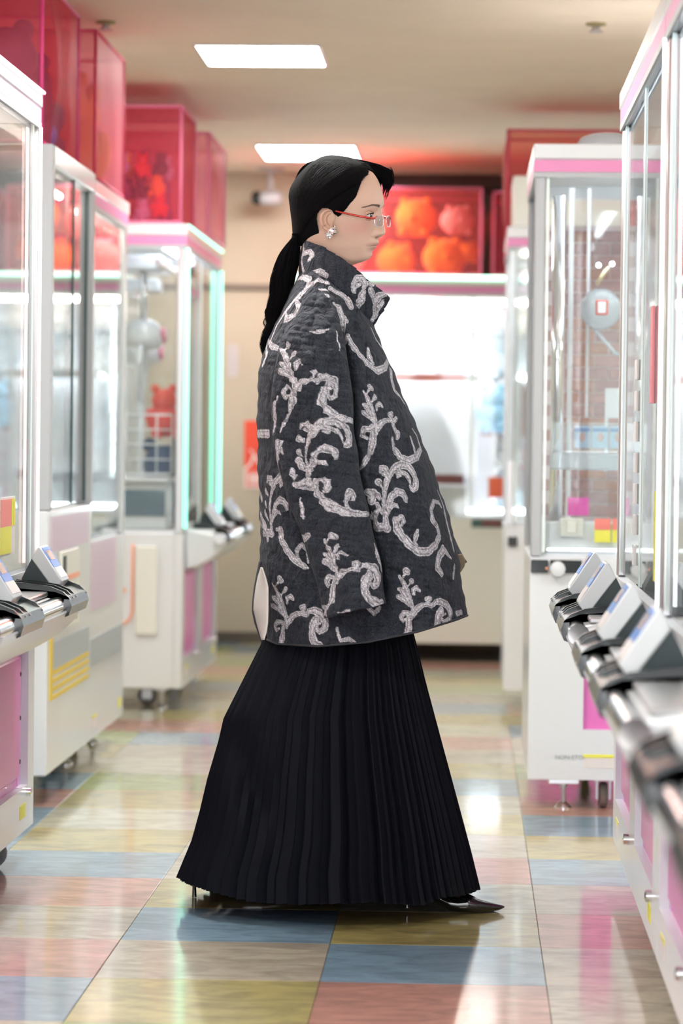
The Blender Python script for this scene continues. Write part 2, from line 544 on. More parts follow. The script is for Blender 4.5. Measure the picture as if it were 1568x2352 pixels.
def claw(root, x, y, z, s=1.0, m=None, arms=True):
    """crane carriage, stem, round housing and two bent fingers"""
    m = m or WHITE
    g = MB().box(x - 0.09 * s, x + 0.09 * s, y - 0.08 * s, y + 0.08 * s, z + 0.30 * s, z + 0.36 * s, 0.008).build('carriage', WHITE, root)
    MB().tube([(x, y, z + 0.30 * s), (x, y, z + 0.10 * s)], 0.016 * s, 10).build('stem', CHROME, g, True)
    MB().tube([(x - 0.05, y, z + 0.30 * s), (x - 0.055, y, z + 0.20 * s), (x - 0.03, y, z + 0.10 * s)], 0.008, 6).build('cable', WHITE, g, True)
    MB().lathe([(0.02 * s, 0.105 * s), (0.055 * s, 0.095 * s), (0.080 * s, 0.06 * s), (0.085 * s, 0.02 * s), (0.072 * s, -0.01 * s), (0.03 * s, -0.02 * s)], (x, y, z), 2, 20).build('claw_housing', m, g, True, 60)
    MB().lathe([(0.03, -0.012), (0.034, 0), (0.03, 0.012)], (x, y - 0.083 * s, z + 0.04 * s), 1, 14).build('badge', mat('rose_badge', (0.7, 0.2, 0.3), 0.3), g, True, 40)
    if arms:
        for sg in (-1, 1):
            MB().tube([(x + sg * 0.06 * s, y, z + 0.0), (x + sg * 0.12 * s, y, z - 0.03 * s), (x + sg * 0.13 * s, y, z - 0.10 * s), (x + sg * 0.05 * s, y, z - 0.17 * s)], [0.010, 0.011, 0.011, 0.006], 8).build('finger', m, g, True)
    return g


def caster(root, x, y, zt, nm='caster'):
    c = MB().box(x - 0.03, x + 0.03, y - 0.035, y + 0.035, zt - 0.008, zt).box(x - 0.022, x - 0.016, y - 0.02, y + 0.02, 0.025, zt).box(x + 0.016, x + 0.022, y - 0.02, y + 0.02, 0.025, zt).build(nm, STEEL, root)
    MB().lathe([(0.030, -0.013), (0.0375, -0.009), (0.0375, 0.009), (0.030, 0.013)], (x, y, 0.038), 0, 22).build('wheel', RUBBER, c, True, 50)


def level_foot(root, x, y, zt):
    f = MB().box(x - 0.045, x + 0.045, y - 0.03, y + 0.03, zt - 0.016, zt, 0.003).build('levelling_foot', ALU, root)
    MB().lathe([(0.012, zt - 0.016), (0.012, zt - 0.028), (0.006, zt - 0.028), (0.006, 0.018)], (x, y, 0), 2, 12).build('screw', STEEL, f, True, 40)
    MB().lathe([(0.008, 0.020), (0.014, 0.016), (0.026, 0.004), (0.026, 0.0)], (x, y, 0), 2, 18).build('pad', CHROME, f, True, 40)


def machine(label, loc, rz, w, d=0.9, Ht=1.95, zc=0.735, lamp=None, topled=None, console=(0.0, 0.0), boxes=(), panels=2, clawat=(), back=None, tube=WARM, door_m=PINK, sides=True, post=ALU, body=WHITE, header=True, signs=(), cond=0.1, tubeat=0.12, ledsides='lr', bsc=1.0, door=(0.20, 0.555), strip=True, feet=None, uplamp=False):
    root = thing('claw_machine', label, 'claw machine', loc, rz)
    zb = 0.09
    # cabinet
    fr = MB().box(0, w, 0.03, d, zb, zc, 0.004)
    fr.box(0, w, 0, 0.03, zb, door[0]); fr.box(0, w, 0, 0.03, door[1], zc)
    pw = w / max(1, panels)
    m_ = 0.10 if strip else 0.16
    d0, d1 = door
    xs = []
    for i in range(panels):
        xs.append((i * pw + m_, (i + 1) * pw - m_))
    prev = 0
    for a, b in xs:
        fr.box(prev, a, 0, 0.03, d0, d1); prev = b
    fr.box(prev, w, 0, 0.03, d0, d1)
    cab = fr.build('cabinet', body, root)
    for a, b in xs:
        p = MB().box(a, b, 0.020, 0.032, d0, d1).box(a + 0.07, b - 0.07, 0.010, 0.022, d0 + 0.025, d1 - 0.025, 0.006).build('door_panel', [door_m], root)
        if not strip: continue
        MB().box(a, a + 0.05, 0.0185, 0.0205, d0, d1).box(b - 0.05, b, 0.0185, 0.0205, d0, d1).each('side_strip', LILAC, p)
        for sx in (a + 0.025, b - 0.025):
            for sz in (0.26, 0.37, 0.48):
                MB().lathe([(0.007, 0), (0.005, -0.004)], (sx, 0.0185, sz), 1, 10).build('bolt', BLACK, p)
        MB().lathe([(0.012, 0), (0.012, -0.012), (0.006, -0.014)], (b - 0.02, 0.0, 0.185), 1, 14).build('lock', CHROME, p, True, 40)
    MB().box(w * 0.1, w * 0.1 + 0.11, -0.0012, 0.001, 0.125, 0.165).build('notice_sticker', DISPW, cab)
    MB().box(w * 0.1, w * 0.1 + 0.11, -0.0022, -0.0010, 0.156, 0.165).build('yellow_band', YEL, cab)
    MB().box(w * 0.86, w * 0.86 + 0.09, -0.0012, 0.001, 0.125, 0.16).build('notice_sticker', YEL, cab)
    # deck and posts
    MB().box(0.01, w - 0.01, 0.02, d - 0.01, zc, zc + 0.012).build('deck', WHITE, root)
    zt = Ht - 0.085
    ps = 0.032
    for i, (px, py) in enumerate([(0, 0), (w - ps, 0), (0, d - ps), (w - ps, d - ps)]):
        MB().box(px, px + ps, py, py + ps, zc, zt, 0.005).build('post', post, root)
    if lamp:
        if 'l' in ledsides: MB().tube([(0.016, -0.007, zc + 0.02), (0.016, -0.007, zt - 0.01)], 0.0038 if lamp is not MINT else 0.008, 8).build('strip_lamp', lamp, root, True)
        if 'r' in ledsides: MB().tube([(w - 0.016, -0.007, zc + 0.02), (w - 0.016, -0.007, zt - 0.01)], 0.0038 if lamp is not MINT else 0.008, 8).build('strip_lamp', lamp, root, True)
        if 'b' in ledsides:
            MB().tube([(0.016, d + 0.007, zc + 0.02), (0.016, d + 0.007, zt - 0.01)], 0.008, 8).build('strip_lamp', lamp, root, True)
    # panes
    np_ = 2 if w > 1.2 else 1
    for i in range(np_):
        a = ps + i * (w - 2 * ps) / np_; b = ps + (i + 1) * (w - 2 * ps) / np_
        g = MB().box(a + 0.002, b - 0.002, 0.010, 0.015, zc + 0.012, zt).build('front_pane', GLASS, root)
        MB().box(a + 0.002, a + 0.010, 0.006, 0.0095, zc + 0.014, zt).box(b - 0.010, b - 0.002, 0.006, 0.0095, zc + 0.014, zt).each('pane_edge', ACREDGE, g)
    for px in (0.010, w - 0.015):
        MB().box(px, px + 0.005, ps + 0.002, d - ps - 0.002, zc + 0.012, zt).build('side_pane', GLASS, root)
    if back is None:
        MB().box(ps + 0.002, w - ps - 0.002, d - 0.015, d - 0.010, zc + 0.012, zt).build('rear_pane', GLASS, root)
    else:
        MB().box(ps, w - ps, d - 0.02, d - 0.008, zc + 0.012, zt - (0.085 if back is BRICKB else 0)).build('back_board', back, root)
    # header
    hd = MB().box(-0.006, w + 0.006, -0.008, d, Ht - 0.045, Ht, 0.004).box(0.0, w, 0.0, 0.02, zt, Ht - 0.045).box(0, w, d - 0.02, d, zt, Ht - 0.045).box(0, 0.02, 0.02, d - 0.02, zt, Ht - 0.045).box(w - 0.02, w, 0.02, d - 0.02, zt, Ht - 0.045).build('header', body, root)
    MB().box(-0.004, w + 0.004, -0.005, 0.0, zt + 0.004, Ht - 0.046).box(-0.004, 0, 0, d, zt + 0.004, Ht - 0.046).box(w, w + 0.004, 0, d, zt + 0.004, Ht - 0.046).each('pink_stripe', STRIPE, hd)
    MB().box(-0.004, w + 0.004, -0.0055, 0.0, zt - 0.012, zt + 0.003).box(-0.004, 0, 0, d, zt - 0.012, zt + 0.003).box(w, w + 0.004, 0, d, zt - 0.012, zt + 0.003).each('trim_strip', GREYW, hd)
    if topled:
        MB().tube([(0, -0.012, Ht - 0.006), (w, -0.012, Ht - 0.006)], 0.010 if topled is MINTW else 0.0045, 8).build('top_strip_lamp', topled, root, True)
    if uplamp: MB().tube([(0.05, d - 0.02, Ht + 0.012), (w - 0.05, d - 0.02, Ht + 0.012)], 0.012, 8).build('added_rear_uplight', UPL, root, True)  # unseen strip added to brighten the ceiling
    # inner lamp and rails
    if tube:
        tz = zt - 0.035 if tube is WARMHI else zt + 0.022
        MB().tube([(0.08, tubeat, tz), (w - 0.08, tubeat, tz)], 0.013, 8).build('tube_lamp', tube, root, True)
    if clawat: MB().box(ps, w - ps, 0.10, 0.125, zt - 0.075, zt - 0.05).box(ps, w - ps, d - 0.125, d - 0.10, zt - 0.075, zt - 0.05).each('rail', ALU, root)
    for (cx_, cy_, cz_) in clawat:
        MB().box(cx_ - 0.012, cx_ + 0.012, 0.10, d - 0.10, zt - 0.05, zt - 0.03).build('cross_rail', ALU, root)
        claw(root, cx_, cy_, cz_, 1.0)
    # console
    a, b = console
    if b > a:
        sh = MB().prism([(-o, z) for o, z in SHELL], 0, a, b).build('console', WHITE, root, True, 40)
        bv = sh.modifiers.new('b', 'BEVEL'); bv.width = 0.012; bv.segments = 3; bv.limit_method = 'ANGLE'; bv.angle_limit = 1.2
        MB().tube([(a - 0.02, -0.138, 0.678), (b + 0.02, -0.138, 0.678)], 0.0225, 20).build('chrome_rail', CHROME, sh, True, 50)
        MB().box(a + 0.01, b - 0.01, -0.115, -0.005, 0.700, 0.712, 0.003).build('top_plate', ALU, sh)
        for bx in boxes:
            TR = [(0.015, 0.720), (0.06, 0.718), (0.13, 0.712), (0.163, 0.700), (0.171, 0.678), (0.164, 0.656), (0.148, 0.650), (0.10, 0.66), (0.015, 0.69)]
            tr = MB().prism([(-o_, z_) for o_, z_ in TR], 0, bx - 0.20, bx + 0.12).build('tray', BLACK, sh)
            TL = [(0.02, 0.734), (0.06, 0.732), (0.12, 0.724), (0.150, 0.712), (0.168, 0.694), (0.02, 0.700)]
            for lx in (-0.20, -0.135, -0.075, 0.11):
                MB().prism([(-o_, z_) for o_, z_ in TL], 0, bx + lx, bx + lx + 0.010).build('tray_lip', BLACK, tr)
            MB().lathe([(0.016, 0), (0.016, 0.010), (0.010, 0.014)], (bx - 0.165, -0.085, 0.705), 2, 14).build('push_button', mat('amber_button', (0.8, 0.25, 0.03), 0.25), tr, True, 40)
            control_box(root, bx, 0.13, bsc)
    # feet
    for kind_, px, py in (feet or [('l', 0.13, 0.09), ('l', w - 0.13, 0.09), ('c', 0.26, 0.16), ('c', w - 0.26, 0.16), ('c', 0.2, d - 0.12), ('c', w - 0.2, d - 0.12)]):
        (level_foot if kind_ == 'l' else caster)(root, px, py, zb)
    return root


M = machine
# left row (fronts face the aisle, +X): local x runs away from the camera
m1 = M('long claw machine with rose strip lamps, left row nearest the camera', (-1.097, 5.90, 0), PI / 2, 1.66, 1.0, 1.953, 0.735, lamp=ROSEL, topled=ROSE, console=(0.10, 1.36), boxes=(0.52, 1.28), panels=2, clawat=[(1.0, 0.45, 1.30), (0.4, 0.45, 1.3)], tube=WARM, post=GREYW, feet=[('c', 0.15, 0.08), ('c', 1.47, 0.075), ('l', 0.3, 0.09), ('l', 1.3, 0.2), ('c', 0.15, 0.88), ('c', 1.5, 0.88)])
m1b = M('long claw machine mostly outside the left edge of the picture', (-1.097, 4.20, 0), PI / 2, 1.66, 1.0, 1.953, 0.735, lamp=ROSEL, topled=ROSE, console=(0.10, 1.36), boxes=(0.52, 1.28), panels=2, uplamp=True, tube=WARM)
m3 = M('narrow claw machine with mauve cabinet, third of the left row', (-1.215, 9.585, 0), PI / 2, 0.96, 0.9, 1.905, 0.735, lamp=None, topled=None, panels=0, clawat=[(0.48, 0.45, 1.25)], tube=WARM)
MB().box(0.02, 0.70, -0.003, 0.0, 0.51, 0.73).build('mauve_print', mat('pale_mauve', (0.62, 0.48, 0.60), 0.4), m3)
MB().box(0.02, 0.92, -0.003, 0.0, 0.33, 0.42).build('grey_band', mat('grey_print', (0.40, 0.43, 0.46), 0.4), m3)
m4 = M('claw machine with mint strip lamps at the far end of the left row', (-1.115, 11.68, 0), PI / 2, 1.62, 0.95, 1.912, 0.70, lamp=MINT, topled=MINT, console=(0.12, 1.52), boxes=(0.42, 1.35), panels=2, clawat=[(0.42, 0.21, 1.45), (1.2, 0.30, 1.40)], tube=COOLL)
# right row (fronts face -X): local x runs toward the camera
r1 = M('long claw machine at the right edge, second from the camera', (0.372, 7.45, 0), -PI / 2, 1.68, 1.0, 1.945, 0.745, lamp=None, topled=None, console=(0.30, 1.22), boxes=(0.36, 0.98), bsc=1.08, panels=2, clawat=[(0.45, 0.5, 1.33)], uplamp=True, tube=COOLL)
r0 = M('long claw machine at the right edge, nearest the camera', (0.372, 5.75, 0), -PI / 2, 1.68, 1.0, 1.945, 0.745, lamp=COOLS, ledsides='l', topled=None, console=(0.20, 1.62), boxes=(0.25, 1.02), bsc=1.08, panels=2, clawat=[(0.5, 0.5, 1.33)], uplamp=True, tube=COOLL)  # its end strip glows in place of bright acrylic edges
rz0 = M('long claw machine beside the camera on the right, mostly outside the picture', (0.372, 4.05, 0), -PI / 2, 1.68, 1.0, 1.945, 0.745, console=(0.45, 1.6), boxes=(0.55, 1.3), panels=2, uplamp=True, tube=COOLL)
# machines that face the camera
BRICKB = mat('brick_paper_joint', (0.62, 0.50, 0.50), 0.7)
r2 = M('white claw machine with brick-pattern backdrop, facing the camera on the right', (0.185, 8.73, 0), 0, 1.62, 0.95, 1.943, 0.74, panels=2, strip=False, door=(0.237, 0.60), feet=[('l', 0.107, 0.05), ('c', 0.225, 0.09), ('l', 1.5, 0.05), ('c', 0.2, 0.82), ('c', 1.4, 0.82)], clawat=[], back=BRICKB, post=GREYW, uplamp=True, tube=COOLL)
r3 = M('white claw machine seen edge-on behind the brick-backed machine', (0.150, 11.85, 0), 0, 1.62, 0.95, 1.925, 0.74, panels=2, clawat=[(0.8, 0.4, 1.3)], tube=WARM)
b1 = M('bright claw machine against the back wall behind the woman', (-0.86, 14.50, 0), 0, 1.75, 0.85, 1.870, 0.70, lamp=None, topled=MINTW, panels=0, body=CREAM, clawat=[], back=WHITE, tube=WARMHI, tubeat=0.10)
b2 = M('bright claw machine at the back left, seen through the left row', (-3.42, 14.50, 0), 0, 1.75, 0.85, 1.870, 0.70, lamp=None, topled=MINTW, panels=0, body=CREAM, clawat=[(1.1, 0.4, 1.25)], back=WHITE, tube=WARMHI, tubeat=0.10)

# second machine of the left row: sliding glass cabinet with dark seals
t = thing('prize_cabinet', 'white prize cabinet with sliding glass doors, second of the left row', 'cabinet', (-1.210, 8.59, 0), PI / 2)
w_, d_ = 0.99, 0.9
cb = MB().box(0, w_, 0.0, d_, 0.09, 0.86, 0.004).build('cabinet', WHITE, t)
MB().box(0.0, 0.05, -0.004, d_, 0.86, 1.92, 0.004).box(w_ - 0.04, w_, -0.004, 0.05, 0.86, 1.92, 0.004).box(w_ - 0.04, w_, d_ - 0.05, d_, 0.86, 1.92).each('post', GREYW, t)
MB().box(0.05, w_ - 0.04, -0.006, 0.05, 1.86, 1.92, 0.004).box(0.0, w_, 0.05, d_, 1.90, 1.92).build('header', WHITE, t)
for (a, b, yy) in ((0.05, 0.53, 0.004), (0.50, 0.95, 0.018)):
    g = MB().box(a, b, yy, yy + 0.005, 0.87, 1.86).build('sliding_pane', GLASS, t)
    MB().box(b - 0.014, b, yy - 0.003, yy + 0.008, 0.87, 1.86).build('seal', DARKGREEN, g)
    MB().box(a, a + 0.010, yy - 0.003, yy + 0.008, 0.87, 1.86).build('pane_frame', ALU, g)
MB().box(0.05, w_ - 0.04, d_ - 0.01, d_ - 0.005, 0.87, 1.86).build('rear_pane', GLASS, t)
MB().box(0.05, w_ - 0.05, 0.06, d_ - 0.03, 1.22, 1.228).build('glass_shelf', ACRYL, t)
MB().tube([(0.08, 0.10, 1.84), (0.9, 0.10, 1.84)], 0.012, 8).build('tube_lamp', WARM, t, True)
MB().box(0.06, 0.90, -0.003, 0.0, 0.74, 0.84).build('mauve_band', mat('pale_mauve', (0.62, 0.48, 0.60), 0.4), cb)
sl = MB().box(0.22, 0.62, -0.012, 0.0, 0.50, 0.735, 0.004).build('coin_door', CREAM, cb)
MB().box(0.24, 0.30, -0.0145, -0.012, 0.56, 0.72).build('coin_slot', BLACKM, sl)
MB().box(0.34, 0.60, -0.014, -0.012, 0.645, 0.66).build('red_line', ORG, sl)
MB().lathe([(0.010, 0), (0.010, -0.008)], (0.5, -0.012, 0.53), 1, 12).build('lock', mat('aged_brass', (0.3, 0.25, 0.12)), sl)
MB().box(0.10, 0.94, -0.003, 0.0, 0.392, 0.47).build('grey_band', mat('grey_print', (0.40, 0.43, 0.46), 0.4), cb)
YELO = mat('ochre_print', (0.72, 0.52, 0.06), 0.45)
MB().box(0.055, 0.10, -0.004, 0.0, 0.305, 0.53).build('yellow_upright', YELO, cb)
for i in range(4):
    MB().box(0.10, 0.93, -0.004, 0.0, 0.376 - i * 0.024, 0.388 - i * 0.024).build('yellow_line', YELO, cb)
for px in (0.10, w_ - 0.10):
    for py in (0.1, d_ - 0.12):
        caster(t, px, py, 0.09)

# details of the camera-facing side of the far left machine (m4): it is the machine's end, so it is built at local x = 0
MB().tube([(-0.002, 0.195, 0.655), (-0.002, 0.195, 0.50), (-0.002, 0.195, 0.385), (-0.002, 0.205, 0.36), (-0.002, 0.225, 0.345), (-0.002, 0.26, 0.335)], 0.0055, 6).build('orange_line', ORG, m4, True)
MB().lathe([(0.012, 0), (0.012, -0.005)], (0.0, 0.233, 0.475), 0, 12).build('orange_dot', ORG, m4)
MB().box(-0.010, 0, 0.10, 0.185, 0.30, 0.65, 0.005).build('side_door', CREAM, m4)
MB().box(0.05, 0.30, 0.07, 0.30, 0.714, 0.895, 0.004).build('prize_chute', WHITE, m4)
MB().box(0.046, 0.05, 0.075, 0.255, 0.765, 0.868).build('chute_window', mat('smoke_window', (0.10, 0.15, 0.20), 0.3), m4)
MB().box(0.035, 0.34, 0.06, 0.60, 0.897, 0.917, 0.004).build('prize_tray', WHITE, m4)

# wire grid standing in m4
def wire_grid(parent, x, y0, y1, z0, z1, ny, nz):
    g = MB().tube([(x, y0, z0), (x, y0, z1), (x, y1, z1), (x, y1, z0), (x, y0, z0)], 0.0055, 6).build('wire_grid', WHITE, parent, True)
    for i in range(1, ny):
        y = y0 + (y1 - y0) * i / ny
        MB().tube([(x, y, z0), (x, y, z1)], 0.0035, 5).build('wire', WHITE, g, True)
    for i in range(1, nz):
        z = z0 + (z1 - z0) * i / nz
        MB().tube([(x, y0, z), (x, y1, z)], 0.0035, 5).build('wire', WHITE, g, True)
wire_grid(m4, 0.10, 0.055, 0.36, 0.93, 1.165, 5, 4)

# ---- brick paper, shelf and gadgets in the brick-backed machine
BRM = [mat('brick_mauve', (0.36, 0.20, 0.20), 0.7, noise=0.12, nscale=30), mat('brick_rose', (0.42, 0.23, 0.22), 0.7, noise=0.12, nscale=30), mat('brick_rust', (0.40, 0.20, 0.15), 0.7, noise=0.12, nscale=30)]
brick_me = MB().box(0, 0.086, 0, 0.004, 0, 0.036, 0.0015).mesh('brick', BRM[0])
for rI in range(25):
    for cI in range(7):
        x0 = 0.04 + cI * 0.090 + (0.045 if rI % 2 else 0)
        inst('brick', brick_me, (x0, 0.95 - 0.024, 0.76 + rI * 0.040), parent=r2, m=random.choice(BRM))
MB().tube([(0.075, 0.10, 0.76), (0.075, 0.10, 1.80)], 0.020, 14).build('chrome_column', CHROME, r2, True)
MB().box(0.110, 0.125, 0.3, 0.31, 0.76, 1.84).each('upright', WHITE, r2)
MB().box(0.165, 0.175, 0.3, 0.31, 1.15, 1.84).each('upright', WHITE, r2)
MB().box(0.055, 0.30, 0.03, 0.12, 0.995, 1.045, 0.006).build('frosted_shelf', FROST, r2)
MB().box(0.055, 1.2, 0.12, 0.8, 1.045, 1.05, 0.002).build('acrylic_shelf', ACRYL, r2)
MB().box(0.055, 0.32, 0.04, 0.05, 1.05, 1.135, 0.002).build('card_holder', ACRYL, r2)
for i in range(4):
    c_ = MB().box(0.125 + i * 0.052, 0.172 + i * 0.052, 0.055, 0.058, 1.06, 1.125).build('prize_card', mat('pale_blue_card', (0.45, 0.60, 0.85), 0.4), r2)
    MB().box(0.125 + i * 0.052, 0.172 + i * 0.052, 0.054, 0.0555, 1.108, 1.118).build('blue_line', DISPB, c_)
    MB().ball((0.149 + i * 0.052, 0.054, 1.092), 0.013, 8, 6, (0.7, 0.15, 1.1)).build('printed_figure', mat('flesh_print', (0.75, 0.35, 0.30)), c_, True)
MB().box(0.02, 0.26, 0.03, 0.6, 0.752, 0.845, 0.006).build('white_step', WHITE, r2)
MB().box(0.085, 0.155, 0.018, 0.03, 0.80, 0.855, 0.004).box(0.105, 0.135, 0.014, 0.02, 0.81, 0.845, 0.002).build('coin_frame', CREAM, r2)
st = MB().box(0.108, 0.170, 0.03, 0.033, 0.862, 0.915).build('magenta_sticker', mat('magenta_print', (0.70, 0.06, 0.42)), r2)
for i in range(2):
    q = MB().box(0.186 + i * 0.052, 0.233 + i * 0.052, 0.012, 0.0155, 0.785, 0.855).build('price_sticker', YEL, r2)
    MB().box(0.186 + i * 0.052, 0.233 + i * 0.052, 0.010, 0.0125, 0.822, 0.855).build('red_heading', mat('coral_print', (0.85, 0.25, 0.22)), q)
MB().box(0.002, 0.052, -0.008, 0.0, 0.695, 0.732, 0.002).build('coin_unit', BLACK, r2)
cu = MB().box(0.058, 0.150, -0.008, 0.0, 0.695, 0.732, 0.002).build('selector_unit', BLACK, r2)
MB().lathe([(0.023, -0.008), (0.021, -0.024), (0.010, -0.026)], (0.080, 0, 0.706), 1, 20).build('dial', WHITE, cu, True, 40)
MB().lathe([(0.004, -0.008), (0.004, -0.011)], (0.048, 0, 0.708), 1, 10).build('red_light', ORG, cu)
MB().tube([(0.05, 0.035, 0.762), (1.5, 0.035, 0.762)], 0.006, 8).build('added_deck_light', mat('dim_cool_fill', (1, 1, 1), emit=(0.86, 0.94, 1.0), es=9.0), r2, True)  # fill light added to whiten the step inside
# round crane head with window
rd = MB().lathe([(0.02, 0.03), (0.055, 0.02), (0.062, -0.02), (0.05, -0.05), (0.03, -0.06)], (0.205, 0.25, 1.475), 1, 24).build('round_crane_head', FROST, r2, True, 50)
MB().box(0.188, 0.225, 0.185, 0.195, 1.455, 1.50, 0.003).build('red_frame', RED, rd)
MB().box(0.194, 0.219, 0.181, 0.186, 1.461, 1.494, 0.002).build('silver_plate', ALU, rd)
MB().tube([(0.185, 0.25, 1.42), (0.215, 0.25, 1.385), (0.25, 0.25, 1.345), (0.262, 0.25, 1.34)], 0.006, 8).build('finger', FROST, rd, True)
MB().tube([(0.19, 0.2, 1.545), (0.225, 0.2, 1.60)], 0.006, 8).build('brass_lever', mat('pale_brass', (0.75, 0.65, 0.4), 0.3, 0.6), rd, True)
MB().ball((0.236, 0.2, 1.608), 0.007).build('lamp_bulb', COOLL, rd, True)
MB().ball((0.196, 0.2, 1.604), 0.007).build('lamp_bulb', COOLL, rd, True)
MB().box(0.235, 0.32, 0.3, 0.31, 1.15, 1.24).box(0.225, 0.235, 0.3, 0.31, 0.99, 1.24).each('white_frame', WHITE, r2)
text_obj('lettering', 'NON-STOP', mat('grey_letters', (0.25, 0.28, 0.28)), r2, (0.125, -0.0005, 0.155), 0.018)
# round translucent lid on top of r2
MB().lathe([(0.09, 0.0), (0.088, 0.02), (0.075, 0.04), (0.045, 0.052), (0.01, 0.056)], (0.40, 8.95, 1.9434), 2, 32).build('round_lid', FROST, None, True)
tag(bpy.data.objects['round_lid'], 'round translucent lid lying on top of the brick-backed machine', 'lid')

# box that stands on r3
bx = MB().box(0.165, 0.60, 11.90, 12.35, 1.926, 2.13, 0.006).build('storage_box', CREAM)
tag(bx, 'cream storage box on top of the edge-on machine at right', 'box')
MB().box(0.155, 0.40, 11.84, 11.86, 1.0, 1.85).build('acrylic_screen', ACRYL, None)
tag(bpy.data.objects['acrylic_screen'], 'clear acrylic screen fixed to the edge-on machine at right', 'screen')
bpy.data.objects['acrylic_screen'].location.y = -0.02
MB().box(0.012, 0.048, -0.012, 0.0, 0.66, 0.698, 0.002).build('coin_unit', BLACK, r3)

# fronts of the back machines
for bm in (b1, b2):
    MB().tube([(0.1, 0.06, 0.735), (1.65, 0.06, 0.735)], 0.010, 8).build('added_deck_light', COOLL, bm, True)  # fill light added to brighten the stand from below
    MB().tube([(0.15, 0.74, 1.40), (1.6, 0.74, 1.40)], 0.012, 8).build('added_rear_light', COOLL, bm, True)  # fill light added so the back board reads bright
    for lx in (0.07, 1.68):
        MB().tube([(lx, 0.12, 0.75), (lx, 0.12, 1.72)], 0.012, 8).build('tube_lamp', COOLL, bm, True)  # side tubes added to brighten the grey interior
    MB().box(0.88, 1.10, -0.004, 0.0, 0.655, 0.697, 0.003).build('coin_plate', mat('dark_teal_plate', (0.03, 0.09, 0.08), 0.3), bm)
    MB().box(0.93, 1.05, -0.007, -0.003, 0.665, 0.688, 0.002).build('coin_slot', mat('maroon_window', (0.18, 0.04, 0.04)), bm)
    MB().box(0.96, 1.04, -0.0, 0.008, 0.80, 0.90).build('red_sticker', mat('red_sticker_print', (0.85, 0.16, 0.08)), bm)
    MB().box(1.15, 1.225, -0.0, 0.008, 0.80, 0.90).build('red_sticker', mat('red_sticker_print', (0.85, 0.16, 0.08)), bm)
    if bm is b1: MB().tube([(0.25, 0.165, 1.382), (0.90, 0.165, 1.382)], 0.010, 8).build('hidden_shelf_light', COOLL, bm, True)  # added light, out of sight behind the plate, for the stand front
    if bm is b1: MB().box(0.22, 0.92, 0.124, 0.130, 1.360, 1.404, 0.002).build('shelf_light_cover', WHITE, bm)  # plate added to hide the shelf light from the camera
    if bm is b1: MB().box(0.50, 0.84, 0.118, 0.124, 1.362, 1.402).build('red_shelf_strip', mat('coral_print', (0.85, 0.25, 0.22)), bm)
    if bm is b1: MB().box(0.25, 0.90, 0.22, 0.70, 0.90, 1.375, 0.01).build('white_prize_stand', WHITE, bm)
    MB().box(0.98, 1.00, 0.35, 0.38, 0.72, 1.38).box(1.10, 1.12, 0.35, 0.38, 0.72, 1.38).box(0.98, 1.12, 0.35, 0.38, 1.36, 1.38).each('shelf_frame', ALU, bm)
    MB().box(0.92, 1.30, 0.60, 0.62, 1.10, 1.36).build('brown_print', mat('brown_print', (0.30, 0.12, 0.10)), bm)
    MB().box(0.55, 0.86, 0.02, 0.18, 0.712, 0.86, 0.006).build('prize_chute', WHITE, bm)
    MB().box(0.60, 0.84, 0.012, 0.02, 0.865, 0.91).build('chute_slot', mat('maroon_window', (0.18, 0.04, 0.04)), bm)
# tall box machine near-left sticker sheets
for mm in (m1, m1b):
    q = MB().box(1.10, 1.34, 0.004, 0.008, 0.79, 0.93).build('price_sheet', DISPW, mm)
    MB().box(1.11, 1.27, 0.0025, 0.0045, 0.86, 0.925).build('red_heading', mat('coral_print', (0.85, 0.25, 0.22)), q)
    MB().box(1.11, 1.27, 0.0025, 0.0045, 0.795, 0.86).each('yellow_block', YEL, q)
    MB().box(1.28, 1.30, 0.0025, 0.0045, 0.86, 0.925).box(1.31, 1.33, 0.0025, 0.0045, 0.86, 0.925).each('yellow_block', YEL, q)
    MB().box(0.0, 1.66, -0.003, 0.0, 0.60, 0.74).build('grey_sill', GREYW, mm)
# stickers on the right machines' panes
for mm in (r1, r0):
    for i in range(7):
        MB().box(0.62, 0.72, 0.004, 0.008, 0.80 + i * 0.07, 0.845 + i * 0.07).build('white_sticker', DISPW, mm)
    MB().box(1.40, 1.50, 0.004, 0.008, 0.80, 0.98).build('price_sheet', YEL, mm)
    MB().box(1.20, 1.28, 0.004, 0.008, 1.16, 1.36).build('red_sticker', mat('pink_red_print', (0.85, 0.25, 0.3)), mm)
    MB().box(0.15, 1.55, 0.25, 0.26, 0.76, 0.90).build('inner_step', WHITE, mm)
    MB().box(0.10, 0.12, 0.30, 0.95, 0.76, 1.5).build('acrylic_divider', ACRYL, mm)
    MB().tube([(0.9, 0.3, 0.76), (0.9, 0.3, 1.84)], 0.02, 12).build('chrome_column', CHROME, mm, True)

# security camera on the back wall corner
t = thing('security_camera', 'small dome-ended security camera hanging from the ceiling at back left', 'security camera', tuple(atY(622, 375, 15.45).xy) + (CEIL,))
MB().lathe([(0.07, 0), (0.07, -0.01), (0.02, -0.02)], (0, 0, 0), 2, 18).build('base', GREYW, t)
zc_ = atY(622, 455, 15.45).z - CEIL
MB().tube([(0, 0, -0.01), (0, 0, zc_ + 0.04)], 0.013, 8).build('stem', GREYW, t)
MB().lathe([(0.03, -0.05), (0.038, 0.0), (0.034, 0.05), (0.02, 0.06)], (0, 0, zc_), 0, 16).build('housing', GREYW, t, True, 50)
MB().lathe([(0.02, -0.10), (0.036, -0.085), (0.038, -0.055)], (0, 0, zc_), 0, 16).build('lens', BLACK, t, True, 50)

